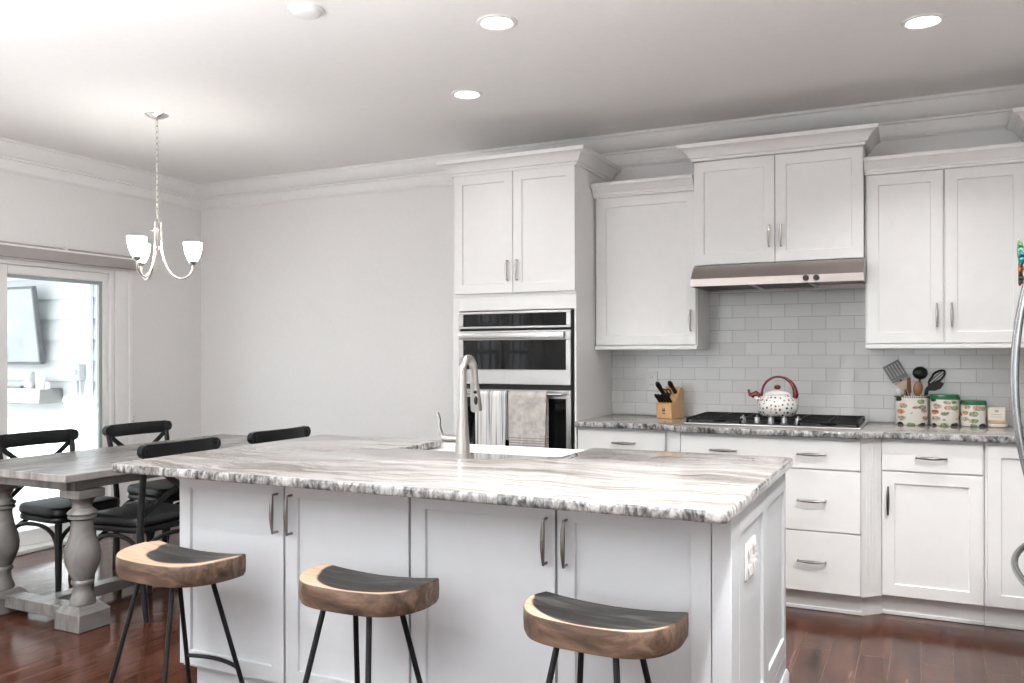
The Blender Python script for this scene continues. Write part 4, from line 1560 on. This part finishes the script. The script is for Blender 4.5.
# ------------------------------------------------------------------ crock, canisters, utensils
def can(x, y, r, h, lid_h, label, cat):
    t = thing('canister' if lid_h else 'utensil_crock', label, cat, (x, y, 0.9285), 0, 'vegetable print kitchen jars')
    pr = [(0, 0), (r * 0.96, 0), (r, 0.006), (r, h - 0.004), (r * 1.01, h)]
    if not lid_h:
        pr += [(r * 0.95, h), (r * 0.94, 0.02), (0, 0.018)]
    else:
        pr += [(r * 0.9, h), (0, h)]
    part('body', B().lathe(pr, (x, y, 0.9285), 36, sy=0.86), PRINT, t)
    if lid_h:
        part('lid', B().lathe([(r * 1.03, 0.0003), (r * 1.045, 0.004), (r * 1.045, lid_h * 0.55), (r * 1.0, lid_h * 0.62), (r * 0.98, lid_h), (0, lid_h + 0.002)],
                              (x, y, 0.9285 + h), 36, sy=0.86), GREEN, t)
    else:
        ri = B()
        for k in range(46):
            a = 2 * pi * k / 46
            q = Vector((x + r * 1.0 * cos(a), y + r * 0.86 * sin(a), 0.9285 + h - 0.007))
            ri.box(q.x - 0.003, q.x + 0.003, q.y - 0.003, q.y + 0.003, q.z - 0.003, q.z + 0.003)
        part('rim_check', ri, BLACK, t)
    return t


CKX, CKY, CKR, CKH = -0.046, 5.168, 0.0835, 0.158
can(CKX, CKY, CKR, CKH, 0, 'white vegetable print crock holding the cooking utensils', 'crock')
can(0.117, 5.172, 0.0725, 0.140, 0.027, 'larger vegetable print canister with green lid', 'canister')
can(0.255, 5.176, 0.0615, 0.113, 0.024, 'smaller vegetable print canister with green lid', 'canister')
tins = 'round tins beside the canisters'
solo('tin', B().lathe([(0, 0), (0.046, 0), (0.048, 0.003), (0.048, 0.013), (0.045, 0.016), (0, 0.016)], (0.369, 5.165, 0.9285), 28), CREAM,
     'lower of the two flat round tins beside the canisters', 'tin', tins)
solo('tin', B().lathe([(0, 0), (0.042, 0), (0.046, 0.003), (0.046, 0.012), (0.043, 0.015), (0, 0.015)], (0.367, 5.165, 0.9447), 28), GOLD,
     'upper flat round tin under the small white box', 'tin', tins)
wb = thing('box', 'small white printed box standing on the round tins', 'box', (0.361, 5.165, 0.960))
part('carton', B().box(0.322, 0.402, 5.145, 5.185, 0.9602, 1.031, 0.002), CREAM, wb)
ink = B()
ink.box(0.353, 0.371, 5.1442, 5.1449, 1.006, 1.018)
ink.box(0.338, 0.387, 5.1442, 5.1449, 0.992, 0.995)
ink.box(0.334, 0.391, 5.1442, 5.1449, 0.980, 0.982)
part('print', ink, GREYINK, wb)


def utensil(name, base, tip, label, cat, build, mats):
    """shaft from base (inside the crock) to tip; build adds the head at the tip"""
    base, tip = Vector(base), Vector(tip)
    d = (tip - base).normalized()
    up = d
    sidev = d.cross(Vector((0, 1, 0))).normalized()
    nrm = sidev.cross(up).normalized()
    M = Matrix((sidev, nrm, up)).transposed().to_4x4()
    M.translation = tip
    t = thing(name, label, cat, base, 0, 'cooking utensils in the printed crock')
    part('shaft', B().tube([base, tip], [0.0055, 0.0045], 8), mats[0], t)
    h = B()
    build(h)
    part('head', h.xf(M), mats[1], t)


def head_turner(h):
    w, l = 0.046, 0.105
    h.box(-w, w, -0.0015, 0.0015, 0.0, 0.022, 0.001)
    h.box(-w, w, -0.0015, 0.0015, l - 0.012, l, 0.001)
    for i in range(6):
        x = -w + 0.005 + (2 * w - 0.010) * i / 5
        h.box(x - 0.005, x + 0.005, -0.0015, 0.0015, 0.022, l - 0.012)


def head_small_turner(h):
    h.add([(-0.014, -0.0015, 0), (0.014, -0.0015, 0), (0.034, -0.0015, 0.05), (-0.034, -0.0015, 0.05),
           (-0.014, 0.0015, 0), (0.014, 0.0015, 0), (0.034, 0.0015, 0.05), (-0.034, 0.0015, 0.05)],
          [[0, 1, 2, 3], [7, 6, 5, 4], [0, 4, 5, 1], [1, 5, 6, 2], [2, 6, 7, 3], [3, 7, 4, 0]])


def head_ladle(h):
    h.sphere((0, 0.005, 0.028), 0.039, 1, 0.75, 0.92, 18)


def head_spoon(h):
    h.sphere((0, 0, 0.036), 0.028, 0.85, 0.28, 1.5, 16)


def head_loop(h):
    ring = [(0.024 * cos(a) * (0.75 if sin(a) < 0 else 1), 0, 0.052 + 0.052 * sin(a)) for a in [2 * pi * i / 22 for i in range(22)]]
    h.tube(ring, 0.0055, 8, closed=True)
    for k in (-0.006, 0.006):
        h.tube([(k, 0, 0.008), (k * 1.2, 0, 0.098)], 0.0022, 6)


def head_flat(h):
    h.add([(-0.008, -0.002, 0), (0.008, -0.002, 0), (0.026, -0.002, 0.045), (0.020, -0.002, 0.078), (0.0, -0.002, 0.095), (-0.020, -0.002, 0.07), (-0.022, -0.002, 0.04),
           (-0.008, 0.002, 0), (0.008, 0.002, 0), (0.026, 0.002, 0.045), (0.020, 0.002, 0.078), (0.0, 0.002, 0.095), (-0.020, 0.002, 0.07), (-0.022, 0.002, 0.04)],
          [[0, 1, 2, 3, 4, 5, 6], [13, 12, 11, 10, 9, 8, 7]] + [[i, (i + 1) % 7, 7 + (i + 1) % 7, 7 + i] for i in range(7)])


zb = 0.950
RY = lambda a: Matrix.Rotation(radians(a), 4, 'Y')
utensil('slotted_turner', (CKX + 0.030, CKY + 0.045, zb), (CKX - 0.056, CKY + 0.050, 1.172), 'grey slotted turner leaning left in the crock', 'utensil',
        lambda h: (head_turner(h), h.xf(RY(9))), (BLKPLAST, GREYNYL))
utensil('spatula', (CKX - 0.012, CKY - 0.045, zb), (CKX - 0.034, CKY - 0.052, 1.118), 'small brownish metal spatula at the front of the crock', 'utensil',
        lambda h: (head_small_turner(h), h.xf(RY(16))), (BROWNNYL, BROWNNYL))
utensil('ladle', (CKX + 0.034, CKY + 0.022, zb), (CKX + 0.042, CKY + 0.018, 1.182), 'round black ladle upright in the middle of the crock', 'utensil', head_ladle, (BLKPLAST, BLKPLAST))
utensil('wooden_spoon', (CKX + 0.018, CKY - 0.045, zb), (CKX + 0.030, CKY - 0.046, 1.090), 'dark wooden spoon below the black ladle', 'utensil', head_spoon, (SPOONW, SPOONW))
utensil('wooden_spatula', (CKX - 0.004, CKY + 0.0, zb), (CKX - 0.010, CKY - 0.012, 1.100), 'narrow wooden spatula left of the ladle', 'utensil',
        lambda h: h.box(-0.010, 0.010, -0.003, 0.003, 0.0, 0.085, 0.002), (SPOONW, SPOONW))
utensil('slotted_spoon', (CKX + 0.052, CKY + 0.050, zb), (CKX + 0.088, CKY + 0.052, 1.150), 'black open slotted spoon leaning far right in the crock', 'utensil',
        lambda h: (head_loop(h), h.xf(RY(-36))), (BLKPLAST, BLKPLAST))
utensil('spoonula', (CKX + 0.048, CKY - 0.012, zb), (CKX + 0.072, CKY - 0.024, 1.122), 'flat black spoon lowest at the right of the crock', 'utensil',
        lambda h: (head_flat(h), h.xf(RY(-62))), (BLKPLAST, BLKPLAST))
utensil('white_spoon', (CKX - 0.045, CKY - 0.018, zb), (CKX - 0.056, CKY - 0.022, 1.100), 'white spoon peeking over the left rim of the crock', 'utensil',
        lambda h: h.sphere((0, 0, 0.010), 0.024, 1, 0.3, 0.85, 14), (CERAMIC, CERAMIC))

# ================================================================== refrigerator at the right
FXF = 0.335
rf = thing('refrigerator', 'stainless french door refrigerator at the right edge', 'refrigerator', (0.75, 3.0, 0))
part('cabinet', B().box(FXF + 0.065, XR - 0.02, 2.55, 3.45, 0.03, 1.78, 0.004), DKGREY, rf)


def fdoor(y0, y1, z0, z1):
    b = B()
    n = 8
    vs, fs = [], []
    for i in range(n + 1):
        t = i / n
        y = y0 + (y1 - y0) * t
        x = FXF + 0.012 * (2 * t - 1) ** 4
        for z in (z0, z1):
            vs.append((x, y, z))
            vs.append((FXF + 0.062, y, z))
    for i in range(n):
        a, c = i * 4, (i + 1) * 4
        fs += [[a, c, c + 2, a + 2], [a + 1, a + 3, c + 3, c + 1], [a, a + 1, c + 1, c], [a + 2, c + 2, c + 3, a + 3]]
    fs += [[0, 2, 3, 1], [n * 4, n * 4 + 1, n * 4 + 3, n * 4 + 2]]
    b.add(vs, fs)
    return part('door', b, FRIDGE, rf)


d1 = fdoor(2.552, 2.997, 0.74, 1.775)
d2 = fdoor(3.003, 3.448, 0.74, 1.775)
d3 = fdoor(2.552, 3.448, 0.10, 0.73)
for d, y in ((d1, 2.955), (d2, 3.030)):
    path = []
    for i in range(21):
        z = 1.24 - 0.42 + 0.84 * i / 20
        path.append((0.258 + 0.40 * (z - 1.24) ** 2, y, z))
    path = [(FXF + 0.004, y, path[0][2] - 0.004)] + path + [(FXF + 0.004, y, path[-1][2] + 0.004)]
    part('handle', B().tube(path, 0.0088, 12), FRIDGE, d)
path = []
for i in range(21):
    y = 3.0 - 0.40 + 0.80 * i / 20
    path.append((0.262 + 0.394 * (y - 3.0) ** 2, y, 0.655))
path = [(FXF + 0.003, 2.595, 0.655)] + path + [(FXF + 0.003, 3.405, 0.655)]
part('handle', B().tube(path, 0.0105, 12), FRIDGE, d3)
fe = B()
for y in (2.6, 3.4):
    fe.cyl((0.6, y, 0.0), (0.6, y, 0.03), 0.02)
    fe.cyl((1.0, y, 0.0), (1.0, y, 0.03), 0.02)
part('foot', fe, RUBBER, rf)


def rosette(name, c, r, m, label, cat, n=9, lay=3):
    b = B()
    b.box(c[0], FXF + 0.0, c[1] - 0.006, c[1] + 0.006, c[2] - 0.006, c[2] + 0.006)
    for l in range(lay):
        for k in range(n):
            a = 2 * pi * (k + 0.5 * l) / n
            rr = r * (1 - 0.28 * l)
            d = Vector((-0.35 - 0.3 * l, cos(a), sin(a))).normalized()
            p = Vector(c)
            b.tube([p, p + d * rr * 0.6, p + d * rr], [0.004, rr * 0.24, 0.0015], 6)
    solo(name, b, m, label, cat, 'plant magnets on the refrigerator')


rosette('magnet', (0.303, 3.245, 1.665), 0.034, LEAFG, 'green succulent magnet, topmost on the refrigerator', 'magnet')
rosette('magnet', (0.303, 3.215, 1.632), 0.032, TEAL, 'teal succulent magnet below the green one', 'magnet')
rosette('magnet', (0.303, 3.245, 1.600), 0.028, ORANGE, 'orange flower magnet between teal and brown magnets', 'magnet', 11)
rosette('magnet', (0.302, 3.235, 1.565), 0.026, PINECONE, 'dark brown cone magnet, lowest on the refrigerator', 'magnet', 10, 3)

# ================================================================== bar stools
ST = 0.625


def stool(loc, rz, w, dep, yb, label, wood):
    """D-shaped seat: straight edge at +y (towards the island), curve at -y"""
    t = thing('bar_stool', label, 'bar stool', (loc[0], loc[1], 0), rz, 'live edge stools along the island')
    hw_ = w / 2
    out = []
    nb_ = 10
    for i in range(nb_ + 1):
        out.append((-hw_ * 0.93 + 2 * hw_ * 0.95 * i / nb_, yb))
    na = 26
    for i in range(1, na):
        a = pi * i / na
        ca, sa_ = cos(a), sin(a)
        x = hw_ * (abs(ca) ** 0.62) * (1 if ca > 0 else -1)
        y = yb - 0.004 - dep * (sa_ ** 0.70)
        out.append((x, y))
    n = len(out)
    cx_, cy_ = 0.0, yb - dep * 0.48
    rings = [(0.0, 'c')]
    vs, fs = [], []

    def ztop(x, y):
        u = abs(x) / hw_
        v = (y - cy_) / (dep * 0.5)
        return ST - 0.014 * max(0, 1 - u ** 2.4) * max(0.0, 1 - 0.55 * max(0, -v) ** 3 - 0.15 * max(0, v) ** 2) + 0.004 * u
    vs.append((cx_, cy_, ztop(cx_, cy_)))
    prev = None
    for k, s in enumerate((0.25, 0.5, 0.72, 0.88, 0.985)):
        st_ = len(vs)
        for x, y in out:
            X, Y = cx_ + (x - cx_) * s, cy_ + (y - cy_) * s
            vs.append((X, Y, ztop(X, Y)))
        if prev is None:
            fs += [[0, st_ + i, st_ + (i + 1) % n] for i in range(n)]
        else:
            fs += [[prev + i, st_ + i, st_ + (i + 1) % n, prev + (i + 1) % n] for i in range(n)]
        prev = st_
    for s, dz in ((1.0, -0.004), (1.004, -0.030), (0.998, -0.060), (0.965, -0.074)):
        st_ = len(vs)
        for x, y in out:
            X, Y = cx_ + (x - cx_) * s, cy_ + (y - cy_) * s
            vs.append((X, Y, (ztop(x, y) if dz > -0.05 else ST) + dz))
        fs += [[prev + i, st_ + i, st_ + (i + 1) % n, prev + (i + 1) % n] for i in range(n)]
        prev = st_
    fs.append([prev + i for i in range(n)])
    b = B()
    b.add(vs, fs, True)
    part('seat', b, wood, t, local=True)
    zb_ = ST - 0.0745
    feet = []
    for sx, sy in ((-1, -1), (1, -1), (-1, 1), (1, 1)):
        p0 = Vector((sx * 0.083, sy * 0.078, zb_))
        p1 = Vector((sx * 0.159, sy * 0.200, 0.012))
        lg = part('leg', B().tube([p0, p1], 0.0088, 10), BLKMETAL, t, local=True)
        part('foot_cap', B().tube([p1 + Vector((0, 0, 0.004)), Vector((p1.x, p1.y, 0.0005))], 0.0105, 10), RUBBER, lg, local=True)
        feet.append((p0, p1))
    zf = 0.195

    def at(i):
        p0, p1 = feet[i]
        k = (zb_ - zf) / (zb_ - p1.z)
        return p0 + (p1 - p0) * k
    A_, C_ = at(2), at(3)
    mid = (A_ + C_) / 2 + Vector((0, 0.055, 0))
    path = [A_ * (1 - u) ** 2 + mid * 2 * u * (1 - u) + C_ * u * u for u in [i / 12 for i in range(13)]]
    part('footrest', B().tube(path, 0.0078, 8), BLKMETAL, t, local=True)
    part('plate', B().box(-0.10, 0.10, -0.095, 0.095, zb_ - 0.003, zb_ - 0.0003), BLKMETAL, t, local=True)
    return t


stool((-2.352, 2.150), -0.055, 0.475, 0.245, 0.105, 'bar stool nearest the dining table, blond rim and grey top', STOOLW[0])
stool((-1.562, 2.155), 0.0, 0.450, 0.222, 0.100, 'middle bar stool of the three, dark streaked top', STOOLW[1])
stool((-0.786, 2.155), -0.060, 0.452, 0.222, 0.100, 'bar stool nearest the island right corner, darkest top', STOOLW[2])

# ================================================================== dining table
TCX, TCY = -4.012, 3.555
dt = thing('dining_table', 'grey washed wood trestle dining table with turned legs', 'table', (TCX, TCY, 0))
part('tabletop', B().box(-4.445, -3.580, 2.63, 4.475, 0.722, 0.760, 0.004), GREYW, dt)
ap = B()
ap.box(-4.385, -4.355, 2.72, 4.385, 0.672, 0.7215, 0.002)
ap.box(-3.668, -3.638, 2.72, 4.385, 0.672, 0.7215, 0.002)
ap.box(-4.355, -3.668, 2.70, 2.73, 0.672, 0.7215, 0.002)
ap.box(-4.355, -3.668, 4.375, 4.405, 0.672, 0.7215, 0.002)
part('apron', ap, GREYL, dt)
bal = [(0.0, 0.115), (0.058, 0.115), (0.060, 0.130), (0.046, 0.165), (0.042, 0.20), (0.052, 0.214), (0.052, 0.224), (0.046, 0.232), (0.060, 0.262), (0.078, 0.312),
       (0.082, 0.350), (0.076, 0.395), (0.058, 0.450), (0.049, 0.500), (0.050, 0.522), (0.064, 0.530), (0.064, 0.541), (0.058, 0.545), (0.068, 0.553), (0.066, 0.562), (0.046, 0.578),
       (0.044, 0.600), (0.056, 0.622), (0.070, 0.630), (0.0, 0.630)]
PX = (-4.285, -3.668)
for yy0, yy1 in ((2.695, 2.875), (4.235, 4.415)):
    ym = (yy0 + yy1) / 2
    for px in PX:
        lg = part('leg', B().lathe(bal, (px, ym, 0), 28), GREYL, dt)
        q = B().box(px - 0.088, px + 0.088, ym - 0.088, ym + 0.088, 0.0005, 0.085, 0.004)
        q.add([(px + sx * 0.088, ym + sy * 0.088, 0.085) for sx, sy in ((-1, -1), (1, -1), (1, 1), (-1, 1))] +
              [(px + sx * 0.060, ym + sy * 0.060, 0.1145) for sx, sy in ((-1, -1), (1, -1), (1, 1), (-1, 1))],
              [[0, 1, 5, 4], [1, 2, 6, 5], [2, 3, 7, 6], [3, 0, 4, 7], [4, 5, 6, 7], [3, 2, 1, 0]])
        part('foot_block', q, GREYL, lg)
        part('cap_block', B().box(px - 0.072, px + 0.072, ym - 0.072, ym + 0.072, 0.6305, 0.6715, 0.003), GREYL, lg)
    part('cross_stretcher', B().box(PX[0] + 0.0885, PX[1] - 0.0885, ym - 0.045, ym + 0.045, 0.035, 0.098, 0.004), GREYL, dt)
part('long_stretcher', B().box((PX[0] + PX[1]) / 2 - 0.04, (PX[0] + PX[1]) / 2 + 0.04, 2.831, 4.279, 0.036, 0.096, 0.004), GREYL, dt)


# ================================================================== dining chairs
def make_chair(label, loc, rz):
    """cross-back chair; seat centre at origin, back at +y"""
    t = thing('dining_chair', label, 'chair', loc, rz, 'black cross back chairs around the table')

    def prism_seat(grow, z0, z1, bev, sg_):
        q = rounded([(-0.185 - grow, 0.19 + grow), (-0.215 - grow, -0.20 - grow), (0.215 + grow, -0.20 - grow), (0.185 + grow, 0.19 + grow)], 0.09, 6)
        return B().prism(q, z0, z1, bev, sg_)
    part('seat', prism_seat(0.0, 0.425, 0.455, 0.008, 2), CHAIRBLK, t, local=True)
    cu_ = prism_seat(0.004, 0.4555, 0.508, 0.022, 4)
    cu_.s = [True] * len(cu_.s)
    part('cushion', cu_, CUSH, t, local=True)
    for s in (-1, 1):
        part('leg', B().tube([(s * 0.178, -0.168, 0.424), (s * 0.182, -0.172, 0.2), (s * 0.190, -0.182, 0.0005)], [0.018, 0.017, 0.014], 12), CHAIRBLK, t, local=True)
        # back leg sweeping up into the back post
        part('back_post', B().tube([(s * 0.198, 0.245, 0.0005), (s * 0.205, 0.222, 0.22), (s * 0.208, 0.212, 0.44), (s * 0.212, 0.228, 0.62), (s * 0.222, 0.262, 0.80), (s * 0.226, 0.275, 0.862)],
                                   [0.014, 0.017, 0.018, 0.0165, 0.0155, 0.015], 12), CHAIRBLK, t, local=True)
    rail = []
    for i in range(13):
        u = -1 + 2 * i / 12
        rail.append((u * 0.220, 0.262 + 0.030 * (1 - u * u), 0.846))
    tr_ = B()
    for s in (-1, 1):
        tr_.cyl((s * 0.224, 0.248, 0.846), (s * 0.224, 0.282, 0.846), 0.033, 0.033, 18)
    part('top_rail', tr_.strip(rail, [(-0.010, -0.040), (0.004, -0.042), (0.012, -0.02), (0.012, 0.022), (0.004, 0.036), (-0.010, 0.034), (-0.014, 0.0)], (0, 0, 1), None, False), CHAIRBLK, t, local=True)
    for s in (-1, 1):
        off = 0.006 * s
        path = bez((s * 0.210, 0.262 + off * 0.3, 0.808), (s * 0.09, 0.268 + off, 0.70), (-s * 0.06, 0.248 + off, 0.62), (-s * 0.198, 0.222 + off * 0.3, 0.525), 12)
        part('cross_brace', B().strip(path, [(-0.005, -0.013), (0.005, -0.013), (0.005, 0.013), (-0.005, 0.013)], (0, 1, 0) if False else (0, 0, 1)), CHAIRBLK, t, local=True)
    sides = [((-0.180, -0.170), (0.180, -0.170)), ((-0.182, -0.165), (-0.203, 0.212)), ((0.182, -0.165), (0.203, 0.212)), ((-0.20, 0.214), (0.20, 0.214))]
    for (a, c) in sides:
        p, q = Vector((a[0], a[1], 0.285)), Vector((c[0], c[1], 0.285))
        mid = (p + q) / 2
        path = []
        for i in range(17):
            an = pi - pi * i / 16
            ex = cos(an)
            x = mid + (q - p) / 2 * (abs(ex) ** 0.8 * (1 if ex > 0 else -1)) * 0.97
            path.append((x.x, x.y, 0.285 + 0.125 * sin(an) ** 0.9 if sin(an) > 0 else 0.285))
        part('arch_brace', B().tube(path, 0.0115, 8), CHAIRBLK, t, local=True)
    return t


CH = 'black cross back chairs around the table'
c0 = make_chair('near black cross back chair on the sliding door side of the table', (-4.29, 3.165, 0), radians(90))
clone(c0, (-4.29, 3.865, 0), radians(90), 'farther black cross back chair on the sliding door side of the table', CH)
clone(c0, (-3.675, 3.155, 0), radians(-90), 'near black cross back chair between table and island', CH)
clone(c0, (-3.675, 3.90, 0), radians(-90), 'farther black cross back chair, only its rail showing over the island', CH)

# ================================================================== chandelier
CHX, CHY = -4.031, 3.555
chd = thing('chandelier', 'three light nickel chandelier with frosted glass shades over the table', 'chandelier', (CHX, CHY, H))
part('canopy', B().lathe([(0, -0.026), (0.012, -0.026), (0.030, -0.020), (0.058, -0.007), (0.066, -0.0005), (0, -0.0005)], (CHX, CHY, H), 28), CHNICK, chd)
chn = B()
z = H - 0.030
k = 0
while z > 2.10:
    lk = []
    for i in range(14):
        a = 2 * pi * i / 14
        o_, q_ = 0.0085 * cos(a), 0.021 * sin(a)
        lk.append((CHX + (o_ if k % 2 == 0 else 0), CHY + (0 if k % 2 == 0 else o_), z - 0.018 + q_))
    chn.tube(lk, 0.0023, 6, closed=True)
    z -= 0.0345
    k += 1
part('chain', chn, CHNICK, chd)
part('cord', B().tube([(CHX + 0.003, CHY, H - 0.027), (CHX - 0.003, CHY, 2.4), (CHX, CHY, 2.085)], 0.0022, 6), PLASTW, chd)
part('hub', B().lathe([(0, 0.035), (0.007, 0.035), (0.012, 0.022), (0.012, 0.0), (0.034, -0.002), (0.034, -0.012), (0.012, -0.014), (0.012, -0.10), (0.016, -0.105), (0.010, -0.125), (0, -0.127)],
                      (CHX, CHY, 2.06), 20), CHNICK, chd)
base_a = 0.85
for i, a in enumerate((base_a - 0.05, base_a + 2 * pi / 3 - 0.05, base_a - 2 * pi / 3 - 0.05)):
    d = Vector((cos(a), sin(a), 0))
    O = Vector((CHX, CHY, 0))
    up_ = Vector((0, 0, 1))
    Rr = 0.196
    pth = [O + d * 0.021 + up_ * 2.100, O + d * 0.022 + up_ * 2.045, O + d * 0.023 + up_ * 1.97]
    pth += bez(O + d * 0.023 + up_ * 1.95, O + d * 0.035 + up_ * 1.82, O + d * 0.09 + up_ * 1.768, O + d * 0.130 + up_ * 1.770, 10)
    pth += bez(O + d * 0.140 + up_ * 1.772, O + d * 0.178 + up_ * 1.782, O + d * Rr + up_ * 1.815, O + d * Rr + up_ * 1.855, 8)
    am = part('arm', B().tube(pth, 0.0058, 10), CHNICK, chd)
    sp_ = O + d * Rr
    part('socket', B().lathe([(0, 0), (0.010, 0), (0.024, 0.012), (0.026, 0.024), (0.0, 0.026)], (sp_.x, sp_.y, 1.850), 18), CHNICK, am)
    part('shade', B().lathe([(0.021, 0.0), (0.031, 0.015), (0.043, 0.047), (0.050, 0.081), (0.053, 0.112), (0.050, 0.112), (0.047, 0.081), (0.040, 0.047), (0.028, 0.018), (0.017, 0.006)],
                            (sp_.x, sp_.y, 1.873), 24), SHADE, am)


# ================================================================== recessed lights, smoke detector
def can_light(x, y, label, power=26):
    t = thing('recessed_light', label, 'ceiling light', (x, y, H), 0, 'recessed ceiling lights')
    part('trim_ring', B().lathe([(0.063, -0.002), (0.070, -0.008), (0.084, -0.006), (0.086, -0.0005), (0.063, -0.0005)], (x, y, H), 36), PLASTW, t)
    part('lens', B().lathe([(0, -0.004), (0.060, -0.004), (0.0625, -0.0015), (0, -0.001)], (x, y, H), 32), CANLIT, t)
    d = bpy.data.lights.new('recessed_lamp', 'AREA')
    d.shape = 'DISK'
    d.size = 0.11
    d.energy = power
    d.color = (1.0, 0.99, 0.975)
    d.spread = radians(122)
    o = bpy.data.objects.new('recessed_lamp', d)
    o.location = (x, y, H - 0.010)
    COL.objects.link(o)


can_light(-1.613, 3.195, 'lit recessed ceiling light above the island', 12)
can_light(-2.206, 4.008, 'lit recessed ceiling light nearest the oven tower', 2)
can_light(0.012, 3.981, 'lit recessed ceiling light at the upper right', 10)
can_light(0.42, 2.75, 'unseen recessed ceiling light added over the aisle by the refrigerator', 32)  # lamp added out of view to brighten the island end panel
can_light(-0.02, 1.62, 'lit recessed ceiling light behind the viewer to the right', 40)
can_light(-3.4, 0.6, 'lit recessed ceiling light behind the viewer to the left')
sm_ = thing('smoke_detector', 'round white smoke detector on the ceiling', 'smoke detector', (-2.25, 2.735, H))
part('base', B().lathe([(0, -0.010), (0.070, -0.010), (0.072, -0.0005), (0, -0.0005)], (-2.25, 2.735, H), 32), PLASTW, sm_)
part('dome', B().lathe([(0, -0.027), (0.040, -0.026), (0.056, -0.021), (0.063, -0.0105), (0, -0.0105)], (-2.25, 2.735, H), 32), PLASTW, sm_)
